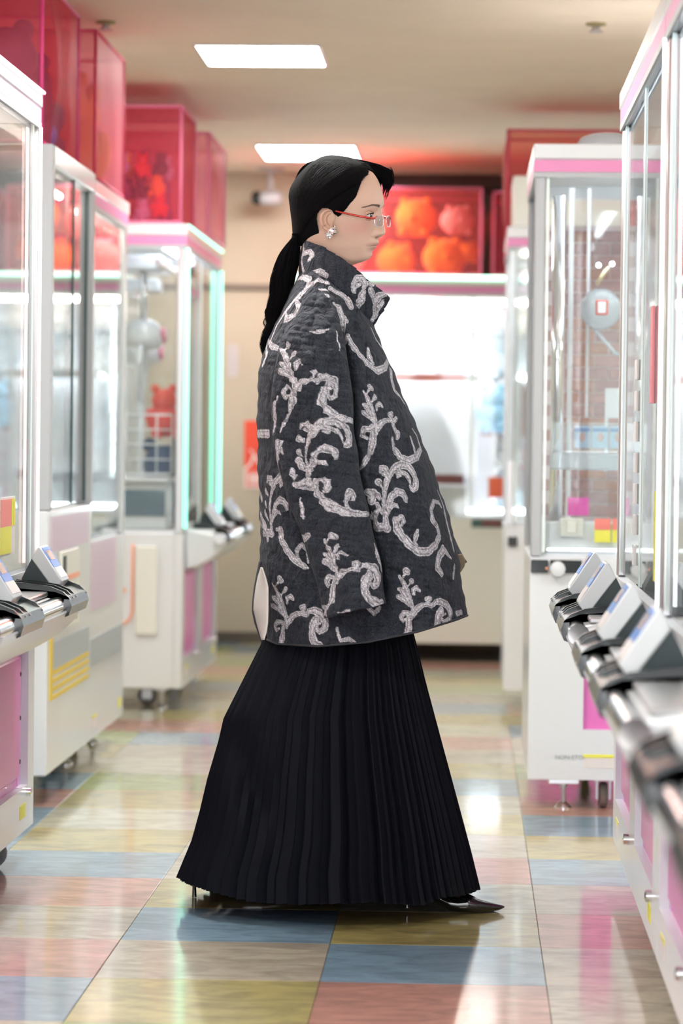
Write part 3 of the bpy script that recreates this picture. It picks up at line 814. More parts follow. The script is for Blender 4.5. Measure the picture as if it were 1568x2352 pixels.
# wall notices
p0, p1 = atY(561, 966, 15.69), atY(640, 1124, 15.69)
rn = thing('notice', 'red and white entrance notice on the tan back wall', 'notice', (p0.x, 15.70, p1.z))
ww, hh = p1.x - p0.x, p0.z - p1.z
MB().box(0, ww, -0.006, 0.0, 0, hh).build('sheet', mat('red_notice', (0.80, 0.07, 0.03), 0.5), rn)
MB().box(0, ww, -0.008, -0.0055, 0, hh * 0.26).build('pale_foot', mat('pink_white_print', (0.85, 0.6, 0.55), 0.5), rn)
text_obj('lettering', '入', mat('white_print', (0.85, 0.8, 0.76)), rn, (0.055, -0.008, hh * 0.40), 0.13)
text_obj('lettering', '口', RED, rn, (0.055, -0.0095, hh * 0.13), 0.10)
p0, p1 = atY(523, 790, 15.69), atY(546, 866, 15.69)
q = MB().box(p0.x, p1.x, 15.694, 15.70, p1.z, p0.z).build('paper_notice', mat('pale_grey_paper', (0.56, 0.50, 0.50), 0.6))
tag(q, 'small pale paper notice high on the tan back wall', 'notice')

# ================================================================== RED COVERS AND THE TOYS IN THEM
COVER = sheet('crimson_mesh_fabric', (1.0, 0.55, 0.60), 0.02, 0.5, 0.34, (0.80, 0.07, 0.16), 0.10)
COVERP = sheet('pink_mesh_fabric', (1.0, 0.74, 0.78), 0.02, 0.5, 0.36, (0.85, 0.25, 0.36), 0.10)
COVERO = sheet('scarlet_mesh_fabric', (1.0, 0.72, 0.62), 0.02, 0.5, 0.30, (0.85, 0.14, 0.17), 0.10)
BIND = mat('crimson_binding', (0.62, 0.05, 0.13), 0.6)
BINDP = mat('pink_binding', (0.80, 0.20, 0.36), 0.6)


def cover(label, x0, x1, y0, y1, z0, z1, m=COVER, bind=BIND, sag=0.0, bulge=0.02, seed=1):
    """fabric box cover: five softly sagging panels with bound edges"""
    rr = random.Random(seed)
    t = thing('fabric_cover', label, 'fabric cover', (x0, y0, z0))
    a, b, c = x1 - x0, y1 - y0, z1 - z0
    n = 14
    def wob(u, v, k):
        e = math.sin(PI * min(1, max(0, u))) * math.sin(PI * min(1, max(0, v)))
        return e * bulge * (0.55 + 0.6 * math.sin(5.2 * u + k) * math.sin(4.1 * v + 2 * k) + 0.35 * math.sin(11 * u + 3 * k))
    def panel(fn, nm):
        q = MB()
        vs = [fn(i / n, j / n) for j in range(n + 1) for i in range(n + 1)]
        q.add(vs, [(j * (n + 1) + i, j * (n + 1) + i + 1, (j + 1) * (n + 1) + i + 1, (j + 1) * (n + 1) + i) for j in range(n) for i in range(n)])
        o = q.build(nm, m, t, True)
    k = rr.uniform(0, 6)
    panel(lambda u, v: (u * a, -wob(u, v, k), v * c), 'panel')
    panel(lambda u, v: (u * a, b + wob(u, v, k + 1), v * c), 'panel')
    panel(lambda u, v: (-wob(u, v, k + 2), u * b, v * c), 'panel')
    panel(lambda u, v: (a + wob(u, v, k + 3), u * b, v * c), 'panel')
    panel(lambda u, v: (u * a, v * b, c - sag * math.sin(PI * u) * math.sin(PI * v)), 'panel')
    r = 0.006
    E = [((0, 0, 0), (0, 0, c)), ((a, 0, 0), (a, 0, c)), ((0, b, 0), (0, b, c)), ((a, b, 0), (a, b, c)),
         ((0, 0, c), (a, 0, c)), ((0, b, c), (a, b, c)), ((0, 0, c), (0, b, c)), ((a, 0, c), (a, b, c)), ((0, 0, 0.006), (a, 0, 0.006)), ((a, 0, 0.006), (a, b, 0.006))]
    for p, q in E:
        MB().tube([p, q], r, 6).build('binding', bind, t, True)
    return t


def plush_mesh(seed, ears=True):
    q = MB()
    q.ball((0, 0, 0.95), 1.0, 16, 10, (1, 0.95, 0.92), seed, 0.03)
    q.ball((0, -0.1, 2.1), 0.72, 14, 9, (1, 0.95, 0.92), seed + 1, 0.02)
    if ears:
        for sg in (-1, 1):
            q.ball((sg * 0.5, 0, 2.75), 0.26, 8, 6)
            q.ball((sg * 0.85, -0.25, 1.2), 0.34, 8, 6, (0.8, 0.8, 1.3))
            q.ball((sg * 0.5, -0.75, 0.3), 0.38, 8, 6)
    return q.mesh('plush_toy', mat('white_plush', (0.8, 0.8, 0.8), 0.9, sheen=0.3), True)


PLM = [plush_mesh(i * 3) for i in range(2)]
q_ = MB()
q_.ball((0, 0, 1.0), 1.12, 20, 12, (1.05, 1.0, 0.92), 77, 0.02)
q_.ball((0, -1.0, 0.95), 0.30, 10, 6)
for sg_ in (-1, 1):
    q_.ball((sg_ * 0.62, -0.25, 1.85), 0.26, 8, 6)
    q_.ball((sg_ * 0.6, -0.75, 0.18), 0.26, 8, 6)
PLM.append(q_.mesh('plush_toy', mat('white_plush', (0.8, 0.8, 0.8), 0.9), True))
PC = {
    'orange': mat('orange_plush', (0.92, 0.30, 0.03), 0.9, sheen=0.3), 'purple': mat('purple_plush', (0.22, 0.06, 0.20), 0.8),
    'yellow': mat('yellow_plush', (0.85, 0.62, 0.10), 0.9), 'white': mat('white_plush', (0.8, 0.8, 0.8), 0.9), 'blue': mat('sky_plush', (0.30, 0.60, 0.85), 0.9),
    'pink': mat('pink_plush', (0.85, 0.45, 0.55), 0.9), 'navy': mat('navy_plush', (0.03, 0.06, 0.14), 0.9), 'dark': mat('dark_plush', (0.06, 0.03, 0.05), 0.9), 'lilac': mat('lilac_plush', (0.60, 0.50, 0.75), 0.9),
    'red': mat('red_plush', (0.75, 0.06, 0.05), 0.9), 'pale': mat('pale_blue_plush', (0.62, 0.76, 0.86), 0.9), 'grey': mat('grey_plush', (0.45, 0.45, 0.5), 0.9),
}


def plush(colr, x, y, z, s, label, group, seed=0, rz=None, tilt=0.0):
    o = inst('plush_toy', PLM[2 if seed >= 100 else seed % 2], (x, y, z), (tilt, 0, rz if rz is not None else random.uniform(-0.8, 0.8)), (s, s, s), None, PC[colr])
    return tag(o, label, 'plush toy', group)


# covers over the left row
cover('pink mesh cover on the second left cabinet, nearest the camera', -1.95, -1.245, 8.62, 9.42, 1.925, 2.40, COVER, mat('magenta_binding', (0.65, 0.05, 0.22), 0.6), seed=4, bulge=0.05)
cover('pink mesh cover with orange toys on the third left machine', -1.95, -1.215, 9.62, 10.40, 1.908, 2.385, COVERP, BIND, seed=2, bulge=0.012)
cover('crimson mesh cover full of dark toys on the far left machine', -1.75, -1.14, 11.72, 12.30, 1.915, 2.375, COVER, BINDP, seed=5, bulge=0.01)
cover('sagging pale pink mesh cover at the far end of the left row', -1.75, -1.09, 12.38, 13.20, 1.915, 2.34, COVERP, BINDP, seed=8, bulge=0.05)
cover('crimson mesh cover above the nearest left machine, partly out of frame', -1.95, -1.16, 5.95, 7.20, 1.956, 2.40, COVER, BIND, seed=9, bulge=0.02)
# covers at the back
cover('scarlet mesh cover full of orange toys behind the woman\'s face', -0.80, 0.05, 14.55, 15.25, 1.878, 2.30, COVERO, BINDP, seed=11, bulge=0.02)
cover('dark crimson mesh cover right of the one behind the woman\'s face', 0.11, 0.85, 14.58, 15.25, 1.878, 2.285, COVER, BINDP, seed=12, bulge=0.02)
cover('scarlet mesh cover behind the cream box at upper right', 0.15, 0.75, 12.38, 12.78, 1.93, 2.36, COVERO, BIND, seed=13, bulge=0.03)

rp = random.Random(21)
for i, (x, z, s, c) in enumerate([(-0.62, 1.880, 0.085, 'pink'), (-0.27, 2.085, 0.092, 'orange'), (-0.13, 1.880, 0.092, 'orange'), (-0.37, 1.880, 0.085, 'orange'), (-0.07, 2.085, 0.07, 'pink'), (-0.50, 2.07, 0.075, 'pink'), (-0.02, 1.95, 0.05, 'orange')]):
    plush(c, x, 14.72 + 0.12 * (i % 2), z, s, ['pink plush toy at the lower left of the scarlet cover behind the woman', 'orange plush toy at the upper middle of the scarlet cover', 'biggest orange plush toy at the lower right of the scarlet cover', 'orange plush toy at the lower middle of the scarlet cover',
        'pink plush toy at the upper right of the scarlet cover', 'pink plush toy at the upper left of the scarlet cover', 'smallest orange plush toy, far right in the scarlet cover'][i], 'toys in the scarlet cover', 100 + i)
for i, (x, z, s, c) in enumerate([(0.25, 1.885, 0.07, 'purple'), (0.42, 1.885, 0.08, 'dark'), (0.3, 2.08, 0.05, 'red')]):
    plush(c, x, 14.75, z, s, {'purple': 'purple plush toy in the dark crimson cover at the back', 'dark': 'dark plush toy in the dark crimson cover at the back', 'red': 'red plush toy in the dark crimson cover at the back'}[c], 'toys in the dark crimson cover', i)
cl = ['purple', 'dark', 'orange', 'yellow', 'purple', 'lilac', 'red', 'dark', 'orange']
for i in range(42):
    c = cl[i % len(cl)]
    lay = i // 14
    x = -1.68 + (i % 7) * 0.075 + rp.uniform(-0.01, 0.01); y = 11.79 + ((i // 7) % 2) * 0.14 + rp.uniform(-0.01, 0.01)
    if x > -1.20: x = -1.2
    plush(c, x, y, 1.93 + lay * 0.085 + rp.uniform(0, 0.015), 0.030 + rp.uniform(0, 0.008), 'small %s plush in the far left crimson cover, %s layer, %s row, %s from left' % (c, ['lowest', 'middle', 'top'][lay], ['front', 'rear'][(i // 7) % 2], ordn[i % 7]), 'toys in the crimson cover', i)
for i, (x, y, s, c) in enumerate([(-1.39, 8.86, 0.13, 'purple'), (-1.38, 9.2, 0.11, 'purple'), (-1.36, 9.05, 0.06, 'orange')]):
    plush(c, x, y, 1.93, s, ['big purple plush toy nearest the camera in the near pink cover', 'purple plush toy farther back in the near pink cover', 'small orange plush toy in the near pink cover'][i], 'toys in the near pink cover', i)
for i, (x, y, s, c) in enumerate([(-1.345, 9.80, 0.12, 'orange'), (-1.345, 10.15, 0.12, 'orange'), (-1.68, 9.9, 0.1, 'yellow')]):
    plush(c, x, y, 1.915, s, ['orange plush toy nearer the camera in the third left machine\'s cover', 'orange plush toy farther back in the third left machine\'s cover', 'yellow plush toy inside the third left machine\'s cover'][i], 'toys in the pink cover on the third machine', i)


# prizes inside machines
def fill(mach, nm, x0, x1, y0, y1, z, cols, nx, ny, lay, s, group, seed):
    r_ = random.Random(seed)
    for k in range(lay):
        for j in range(ny):
            for i in range(nx):
                lx = x0 + (i + 0.5) * (x1 - x0) / nx + r_.uniform(-0.02, 0.02)
                ly = y0 + (j + 0.5) * (y1 - y0) / ny + r_.uniform(-0.02, 0.02)
                wp = mach.matrix_basis @ Vector((lx, ly, z + k * s * 2.55))
                c = r_.choice(cols)
                plush(c, wp.x, wp.y, wp.z, s * r_.uniform(0.85, 1.1), '%s plush in the %s, %s layer, %s row, %s along' % (c, nm, ['lowest', 'middle', 'top'][k] if lay > 1 else 'only', ['front', 'rear', 'last'][j], ordn[i]), group, r_.randint(0, 9), mach.rotation_euler.z + r_.uniform(-0.5, 0.5), r_.uniform(-0.3, 0.3))


for mm in (m1, m1b, m3, m4, r1, r0, rz0, r2, r3, b1, b2):
    mm.matrix_basis = Matrix.Translation(mm.location) @ Matrix.Rotation(mm.rotation_euler.z, 4, 'Z')
fill(m1, 'nearest left machine', 0.2, 1.5, 0.25, 0.95, 0.75, ['white', 'pale', 'lilac', 'white', 'pink'], 5, 2, 2, 0.085, 'prizes in the nearest left machine', 1)
fill(m3, 'third left machine', 0.1, 0.86, 0.3, 0.85, 0.75, ['white', 'pale', 'white', 'yellow'], 2, 2, 1, 0.08, 'prizes in the third left machine', 2)
fill(b1, 'stand behind the woman', 0.1, 1.65, 0.45, 0.60, 1.38, ['white', 'white', 'pale'], 6, 1, 1, 0.085, 'prizes on the stand of the machine behind the woman', 3)
fill(b1, 'case right of the woman', 0.95, 1.65, 0.3, 0.7, 0.715, ['blue', 'white', 'pink', 'pale'], 3, 2, 2, 0.08, 'prizes beside the stand behind the woman', 4)
fill(b1, 'rack behind the woman', 0.15, 1.65, 0.35, 0.55, 1.60, ['white', 'white', 'pink', 'white'], 7, 1, 1, 0.07, 'prizes hung in the upper rack behind the woman', 14)
MB().box(0.1, 1.65, 0.3, 0.6, 1.590, 1.598).build('wire_rack', ACRYL, b1)
fill(b2, 'back left machine', 0.15, 1.65, 0.3, 0.65, 0.715, ['pale', 'white', 'blue', 'lilac', 'white', 'white'], 6, 2, 3, 0.105, 'prizes in the back left machine', 5)
fill(r0, 'nearest right machine', 0.2, 1.5, 0.5, 0.95, 0.76, ['white', 'pale', 'lilac', 'pink'], 5, 1, 2, 0.085, 'prizes in the nearest right machine', 6)
plush('blue', 0.12, 14.75, 1.12, 0.08, 'sky blue plush prize hung high in the machine behind the woman', None, 1, 0)
plush('red', -1.29, 12.62, 1.075, 0.075, 'red plush toy behind the wire grid in the far left machine', None, 1, 0.3)
plush('navy', -1.29, 12.62, 0.713, 0.12, 'navy plush toy below the red one in the far left machine', None, 0, 0)
for i, (x, y, z) in enumerate([(-1.45, 8.85, 0.862), (-1.45, 9.25, 0.862), (-1.5, 9.0, 1.23)]):
    plush(['orange', 'grey', 'yellow'][i], x, y, z, 0.075, '%s plush toy in the sliding-door cabinet' % ['orange', 'grey', 'yellow'][i], None, i)

# ================================================================== THE WOMAN
YW = 6.85                     # her distance from the lens
SX = YW / FPX                 # metres per pixel at that distance


def P(px, py, dy=0.0):
    return atY(px, py, YW + dy)


def smooth_table(tab, sig, step=0.5):
    xs = np.arange(tab[0][0], tab[-1][0] + step, step)
    cols = [np.interp(xs, [t[0] for t in tab], [t[k] for t in tab]) for k in range(1, len(tab[0]))]
    n = int(sig * 3 / step); ker = np.exp(-0.5 * (np.arange(-n, n + 1) * step / sig) ** 2); ker /= ker.sum()
    out = []
    for c in cols:
        p = np.concatenate([2 * c[0] - c[1:n + 1][::-1], c, 2 * c[-1] - c[-n - 1:-1][::-1]])
        out.append(np.convolve(p, ker, 'valid'))
    return [tuple([float(xs[i])] + [float(o[i]) for o in out]) for i in range(len(xs))]


ICACHE = {}


def interp(tab, x):
    k0 = id(tab)
    if k0 not in ICACHE:
        ICACHE[k0] = (tab, np.array(tab, dtype=float))
    T = ICACHE[k0][1]
    if len(T) > 12:
        return [float(np.interp(x, T[:, 0], T[:, k])) for k in range(1, T.shape[1])]
    xs = [t[0] for t in tab]
    return [float(np.interp(x, xs, [t[k] for t in tab])) for k in range(1, len(tab[0]))]


def sm(t):
    t = max(0.0, min(1.0, t)); return t * t * (3 - 2 * t)


def grid_mesh(vs, nr, nc, closed=True):
    f = []
    for r in range(nr - 1):
        for c in range(nc if closed else nc - 1):
            c2 = (c + 1) % nc
            f.append((r * nc + c, r * nc + c2, (r + 1) * nc + c2, (r + 1) * nc + c))
    return f


foot_pos = P(760, 2090, 0.05)
woman = thing('person', 'woman in profile, black ponytail, red glasses, scroll-patterned quilted coat, long black pleated skirt, striding right', 'person', (foot_pos.x, YW + 0.05, 0))
WO = Vector(woman.location)


def wbuild(name, vs, fs, m, parent=None, smooth=True, col=None, angle=None):
    me = bpy.data.meshes.new(name)
    me.from_pydata([tuple(Vector(v) - WO) for v in vs], [], fs)
    for q in (m if isinstance(m, (list, tuple)) else [m]):
        me.materials.append(q)
    if smooth:
        me.polygons.foreach_set('use_smooth', [True] * len(me.polygons))
        if angle: me.set_sharp_from_angle(angle=math.radians(angle))
    if col is not None:
        a = me.color_attributes.new('tint', 'FLOAT_COLOR', 'POINT')
        c4 = np.ones((len(vs), 4), dtype=np.float32)
        c4[:, :3] = col
        a.data.foreach_set('color', c4.ravel())
    me.update()
    o = bpy.data.objects.new(name, me)
    COL.objects.link(o)
    o.parent = parent or woman
    return o


def tint_mat(name, rough, sss=0.0, sheen=0.0, bump=0.0, bscale=300.0, mottled=0.0, coat=0.0):
    m = bpy.data.materials.new(name)
    m.use_nodes = True
    nt = m.node_tree
    N, L = nt.nodes.new, nt.links.new
    b = nt.nodes['Principled BSDF']
    a = N('ShaderNodeAttribute'); a.attribute_name = 'tint'
    b.inputs['Roughness'].default_value = rough
    b.inputs['Sheen Weight'].default_value = sheen
    b.inputs['Coat Weight'].default_value = coat
    b.inputs['Specular IOR Level'].default_value = 0.35
    tc = N('ShaderNodeTexCoord')
    if sss:
        b.inputs['Subsurface Weight'].default_value = sss
        b.inputs['Subsurface Radius'].default_value = (1.0, 0.35, 0.2)
        b.inputs['Subsurface Scale'].default_value = 0.006
    if mottled:
        n = N('ShaderNodeTexNoise'); n.inputs['Scale'].default_value = 300; n.inputs['Detail'].default_value = 4; n.inputs['Roughness'].default_value = .75
        L(tc.outputs['Object'], n.inputs['Vector'])
        r = N('ShaderNodeMapRange'); r.inputs[1].default_value = .38; r.inputs[2].default_value = .62; r.inputs[3].default_value = 1 - mottled; r.inputs[4].default_value = 1 + mottled
        L(n.outputs['Fac'], r.inputs[0])
        v = N('ShaderNodeVectorMath'); v.operation = 'SCALE'
        L(a.outputs['Color'], v.inputs[0]); L(r.outputs[0], v.inputs['Scale'])
        L(v.outputs[0], b.inputs['Base Color'])
    else:
        L(a.outputs['Color'], b.inputs['Base Color'])
    if bump:
        n2 = N('ShaderNodeTexNoise'); n2.inputs['Scale'].default_value = bscale; n2.inputs['Detail'].default_value = 3
        L(tc.outputs['Object'], n2.inputs['Vector'])
        bp = N('ShaderNodeBump'); bp.inputs['Strength'].default_value = bump; bp.inputs['Distance'].default_value = 0.001
        L(n2.outputs['Fac'], bp.inputs['Height']); L(bp.outputs[0], b.inputs['Normal'])
        if mottled:
            n3 = N('ShaderNodeTexNoise'); n3.inputs['Scale'].default_value = 38; n3.inputs['Detail'].default_value = 3; n3.inputs['Distortion'].default_value = 0.8
            mp = N('ShaderNodeMapping'); mp.inputs['Scale'].default_value = (1.0, 1.0, 0.75)
            L(tc.outputs['Object'], mp.inputs[0]); L(mp.outputs[0], n3.inputs['Vector'])
            b3 = N('ShaderNodeBump'); b3.inputs['Strength'].default_value = 1.0; b3.inputs['Distance'].default_value = 0.016
            L(n3.outputs['Fac'], b3.inputs['Height']); L(b3.outputs[0], bp.inputs['Normal'])
    return m


SKIN = tint_mat('skin', 0.48, sss=0.12, bump=0.15, bscale=500)
FABRIC = tint_mat('quilted_jacquard', 0.9, sheen=0.03, bump=0.5, bscale=500, mottled=0.5)
SKIRTM = mat('black_pleated_cloth', (0.0022, 0.0030, 0.0066), 0.7, spec=0.14)
HAIRM = mat('black_hair', (0.004, 0.0034, 0.0045), 0.7, spec=0.09)
SCALPM = mat('black_hair_base', (0.003, 0.0026, 0.0034), 0.8, spec=0.08)
PATENT = mat('black_patent_leather', (0.006, 0.006, 0.007), 0.10, coat=1.0)
LINING = mat('cream_lining', (0.72, 0.68, 0.64), 0.6)

# ---------------------------------------------------------------- head and body
HY = math.radians(20)          # head turned a little towards the camera
CH, SH = math.cos(HY), math.sin(HY)
PX0 = 772.0


def head_pt(x, y, py):
    """x forward, y to her left (mm from the head axis); py is the height as a frame row"""
    X = x * CH + y * SH
    Yd = -x * SH + y * CH
    return P(PX0 + X, py, Yd * 0.001)


#        row   front  back  halfwidth  taper
HEADT = [(371, 20, -10, 8, 0), (373, 34, -28, 22, 0), (377, 46, -44, 38, 0), (384, 66, -62, 54, 0), (396, 84, -76, 66, 0), (410, 94, -83, 72, .02), (425, 101, -86, 75.5, .03),
         (440, 106, -88, 77, .04), (456, 109, -89, 77, .05), (468, 110, -89, 76, .06), (483, 106.5, -88, 75, .07), (500, 103, -85, 74, .10), (520, 99, -82, 71, .16), (540, 96, -80, 67.5, .22),
         (555, 94, -79, 64, .27), (566, 91.5, -78, 61.5, .31), (577, 85, -78, 59, .36), (586, 82, -79, 56.5, .40), (593, 79, -79, 55, .42), (599, 71, -79, 54, .40), (603, 59, -80, 53, .33), (606, 44, -80, 53, .2), (610, 33, -80, 53, .1), (618, 28, -81, 53, .02), (640, 24, -83, 54, 0), (665, 22, -90, 60, 0), (690, 30, -100, 90, 0)]
HEADT = [(t[0], t[1], t[2] + (19 * max(0, 1 - abs(t[0] - 392) / 62) if t[0] > 374 else 0), t[3] - (5 if 380 < t[0] < 445 else 0), t[4]) for t in HEADT]
HEADT = [t for t in HEADT if t[0] < 384] + [t for t in smooth_table(HEADT, 3.2) if t[0] >= 384]
#  nose and lip protrusion along the mid line
NOSE = [(470, 0), (478, .6), (484, 2.2), (492, 4.8), (500, 7.8), (510, 11.6), (520, 15.6), (527, 18.6), (532.5, 20.0), (537, 19.2), (541, 15.5), (544, 10.0), (547, 3.5), (551, 0)]
LIP = [(543, 0), (548, 2.5), (553, 6.0), (557, 8.0), (560, 7.6), (562.4, 4.6), (563.8, 1.4), (565.2, 3.2), (568, 4.6), (571.5, 2.6), (576, -1.0), (580, -1.2), (585, 0)]


def gs(x, s): return math.exp(-(x / s) ** 2)


def head_surface(th, py):
    f, b, w, tp = interp(HEADT, py)
    f *= 1.028; b *= 1.028
    xc, A = (f + b) / 2, (f - b) / 2
    c, s_ = math.cos(th), math.sin(th)
    ex = 0.92 if c > 0 else 1.0
    x = xc + A * (abs(c) ** ex) * (1 if c > 0 else -1)
    k = tp * (0.5 + 0.5 * c) ** 2.2
    y = w * s_ * (1 - k)
    ay = abs(y)
    # cheek and jaw: narrower below the jaw line
    pj = 603 - (62 - x) * 0.40
    if x < 62:
        t = sm((py - pj) / 16)
        y *= 1 - 0.17 * t * (1 if x > -25 else max(0, (x + 60) / 35))
    if c > 0.0:
        # nose
        n = float(np.interp(py, [q[0] for q in NOSE], [q[1] for q in NOSE]))
        wn = 6.0 + 4.6 * sm((py - 500) / 30)
        x += n * math.exp(-(ay / wn) ** 2.4)
        # nostril wings
        x += 10.5 * math.exp(-((ay - 12.0) / 5.0) ** 2 - ((py - 537.0) / 5.6) ** 2)
        x -= 6.5 * math.exp(-((ay - 7.0) / 2.6) ** 2 - ((py - 545) / 2.4) ** 2)
        # fold beside the wing
        x -= 2.8 * math.exp(-((ay - 19) / 3.0) ** 2 - ((py - 539) / 8) ** 2)
        # lips
        l = float(np.interp(py, [q[0] for q in LIP], [q[1] for q in LIP]))
        x += l * math.exp(-(ay / 14.0) ** 2.0)
        x -= 1.8 * math.exp(-((ay - 24) / 4) ** 2 - ((py - 566) / 5) ** 2)
        # eye sockets and brow ridge
        x -= 8.0 * math.exp(-((ay - 30) / 13) ** 2 - ((py - 493) / 9.5) ** 2)
        x -= 3.0 * math.exp(-((ay - 15) / 6) ** 2 - ((py - 487) / 8) ** 2)
        x += 1.4 * math.exp(-((ay - 30) / 18) ** 2 - ((py - 471) / 6) ** 2)
        # cheek fullness
        x += 2.2 * math.exp(-((ay - 40) / 16) ** 2 - ((py - 522) / 18) ** 2)
        # chin
        x += 2.5 * math.exp(-(ay / 14) ** 2 - ((py - 588) / 8) ** 2)
    return x, y


rows_h = [371, 372, 373.5, 375, 377, 380, 384, 388, 392] + [396 + 2.2 * i for i in range(32)] + [466.5 + 1.25 * i for i in range(110)] + [604.2, 605.5, 607, 609, 612, 616, 622, 630, 640, 652, 665, 678, 690]
NCH = 190
hv, hc = [], []
skin_c = np.array((0.72, 0.475, 0.365))
for py in rows_h:
    for c in range(NCH):
        # denser columns at the face
        u = c / NCH
        th = 2 * PI * u - 0.55 * math.sin(2 * PI * u)
        x, y = head_surface(th, py)
        hv.append(head_pt(x, y, py))
        col = skin_c.copy()
        ay = abs(y)
        if x > 30:
            bl = math.exp(-((ay - 44) / 18) ** 2 - ((py - 522) / 17) ** 2)
            col = col * (1 - 0.20 * bl * np.array((0.0, 1.0, 0.8)))
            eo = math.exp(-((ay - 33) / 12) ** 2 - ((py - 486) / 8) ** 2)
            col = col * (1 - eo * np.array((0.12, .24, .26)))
        if x > 70 and ay < 24:
            lipw = math.exp(-(ay / 21) ** 6)
            up = math.exp(-((py - 560) / 3.6) ** 4) * lipw * (1 if py < 564 else 0)
            lo = math.exp(-((py - 568.5) / 5.0) ** 4) * math.exp(-(ay / 19) ** 6) * (1 if py >= 564 else 0)
            k_ = max(up, lo) * 0.55
            col = col * (1 - k_) + np.array((0.52, 0.255, 0.22)) * k_
            ml = math.exp(-((py - 563.6 - ay * 0.07) / 0.8) ** 2) * lipw
            col = col * (1 - 0.82 * ml)
            ns = math.exp(-((ay - 7) / 2.6) ** 2 - ((py - 545) / 2.2) ** 2)
            col = col * (1 - 0.7 * ns)
        hc.append(col)
hf = grid_mesh(hv, len(rows_h), NCH)
# orientation outward
hf = [f[::-1] for f in hf]
hv_n = len(hv)
top = head_pt(5, 0, 370.6)
hv.append(top); hc.append(skin_c)
hf += [(hv_n, c, (c + 1) % NCH) for c in range(NCH)]

# body below the neck: one skinned figure (torso, arms with hands, legs, feet)
bmz = bpy.data.meshes.new('skeleton')
J = {}
jl, je, jr = [], [], []
def jn(name, px, py, dy, r, frm=None, r2=None):
    J[name] = len(jl); jl.append(tuple(P(px, py, dy) - WO)); jr.append((r, r2 or r))
    if frm: je.append((J[frm], J[name]))
jn('pelvis', 770, 1180, 0.02, 0.13, r2=0.15)
jn('waist', 768, 1060, 0.01, 0.105, 'pelvis', 0.13)
jn('chest', 762, 900, 0.0, 0.115, 'waist', 0.15)
jn('upper', 755, 760, 0.0, 0.09, 'chest', 0.14)
jn('neckb', 748, 690, 0.0, 0.058, 'upper')
jn('neckt', 742, 635, 0.0, 0.045, 'neckb')
for sd, nm, q in ((-1, 'r', 0), (1, 'l', 1)):
    jn('hip' + nm, 770, 1230, 0.02 + sd * 0.09, 0.085, 'pelvis')
    if nm == 'r':
        jn('kneer', 860, 1650, -0.06, 0.055, 'hipr'); jn('calfr', 920, 1800, -0.04, 0.05, 'kneer'); jn('anklr', 990, 2020, -0.03, 0.033, 'calfr')
        jn('heelr', 985, 2058, -0.03, 0.026, 'anklr'); jn('ballr', 1075, 2078, -0.03, 0.020, 'anklr'); jn('toer', 1110, 2084, -0.03, 0.013, 'ballr')
    else:
        jn('kneel', 640, 1650, 0.10, 0.055, 'hipl'); jn('calfl', 580, 1800, 0.10, 0.05, 'kneel'); jn('ankll', 490, 1985, 0.11, 0.033, 'calfl')
        jn('heell', 465, 2005, 0.11, 0.026, 'ankll'); jn('balll', 575, 2046, 0.11, 0.020, 'ankll'); jn('toel', 610, 2052, 0.11, 0.013, 'balll')
    jn('sho' + nm, 752, 770, sd * 0.125, 0.048, 'upper')
    ex = 770 if sd < 0 else 850
    jn('elb' + nm, ex, 1020, sd * 0.225, 0.036, 'sho' + nm)
    hx = 808 if sd < 0 else 1000
    jn('wri' + nm, hx, 1240, sd * 0.245, 0.026, 'elb' + nm)
    jn('pal' + nm, hx + 8, 1290, sd * 0.245, 0.030, 'wri' + nm, 0.018)
    for fi, (fx, fl) in enumerate(((-16, 66), (-5, 74), (6, 70), (16, 56))):
        jn('f%s%da' % (nm, fi), hx + 10 + fx, 1326, sd * 0.240, 0.0095, 'pal' + nm)
        jn('f%s%db' % (nm, fi), hx + 13 + fx, 1326 + fl * 0.5, sd * 0.236, 0.0085, 'f%s%da' % (nm, fi))
        jn('f%s%dc' % (nm, fi), hx + 10 + fx, 1326 + fl * 0.95, sd * 0.222, 0.0070, 'f%s%db' % (nm, fi))
    jn('t%sa' % nm, hx + 34, 1290, sd * 0.225, 0.0105, 'pal' + nm)
    jn('t%sb' % nm, hx + 38, 1325, sd * 0.215, 0.0085, 't%sa' % nm)
bmz.from_pydata(jl, je, [])
so = bpy.data.objects.new('skeleton', bmz)
COL.objects.link(so)
bpy.context.view_layer.objects.active = so
md = so.modifiers.new('skin', 'SKIN')
if not bmz.skin_vertices:
    bpy.ops.mesh.customdata_skin_add()
for i, sv in enumerate(bmz.skin_vertices[0].data):
    sv.radius = jr[i]
    sv.use_root = (i == 0)
sb_ = so.modifiers.new('sub', 'SUBSURF'); sb_.levels = 1; sb_.render_levels = 1
dg = bpy.context.evaluated_depsgraph_get()
ev = so.evaluated_get(dg).to_mesh()
off = len(hv)
bodyv = [Vector(v.co) + WO for v in ev.vertices]
bodyf = [tuple(off + i for i in p.vertices) for p in ev.polygons]
stock = np.array((0.10, 0.055, 0.045))
for v in bodyv:
    hc.append(stock if v.z < 0.95 else skin_c)
so.evaluated_get(dg).to_mesh_clear()
bpy.data.objects.remove(so)

# eyelids and ears go into the same body mesh
def ell_patch(cx, cy, cz, r, a0, a1, e0f, e1, na=20, ne=10, sq=1.0):
    vs, fs = [], []
    for j in range(ne + 1):
        for i in range(na + 1):
            a = a0 + (a1 - a0) * i / na
            e0 = e0f(a)
            e = e0 + (e1 - e0) * j / ne
            x = cx + r * math.cos(e) * math.cos(a)
            y = cy + r * math.cos(e) * math.sin(a)
            vs.append(head_pt(x, y, cz - r * math.sin(e) * sq))
    for j in range(ne):
        for i in range(na):
            fs.append((j * (na + 1) + i, j * (na + 1) + i + 1, (j + 1) * (na + 1) + i + 1, (j + 1) * (na + 1) + i))
    return vs, fs


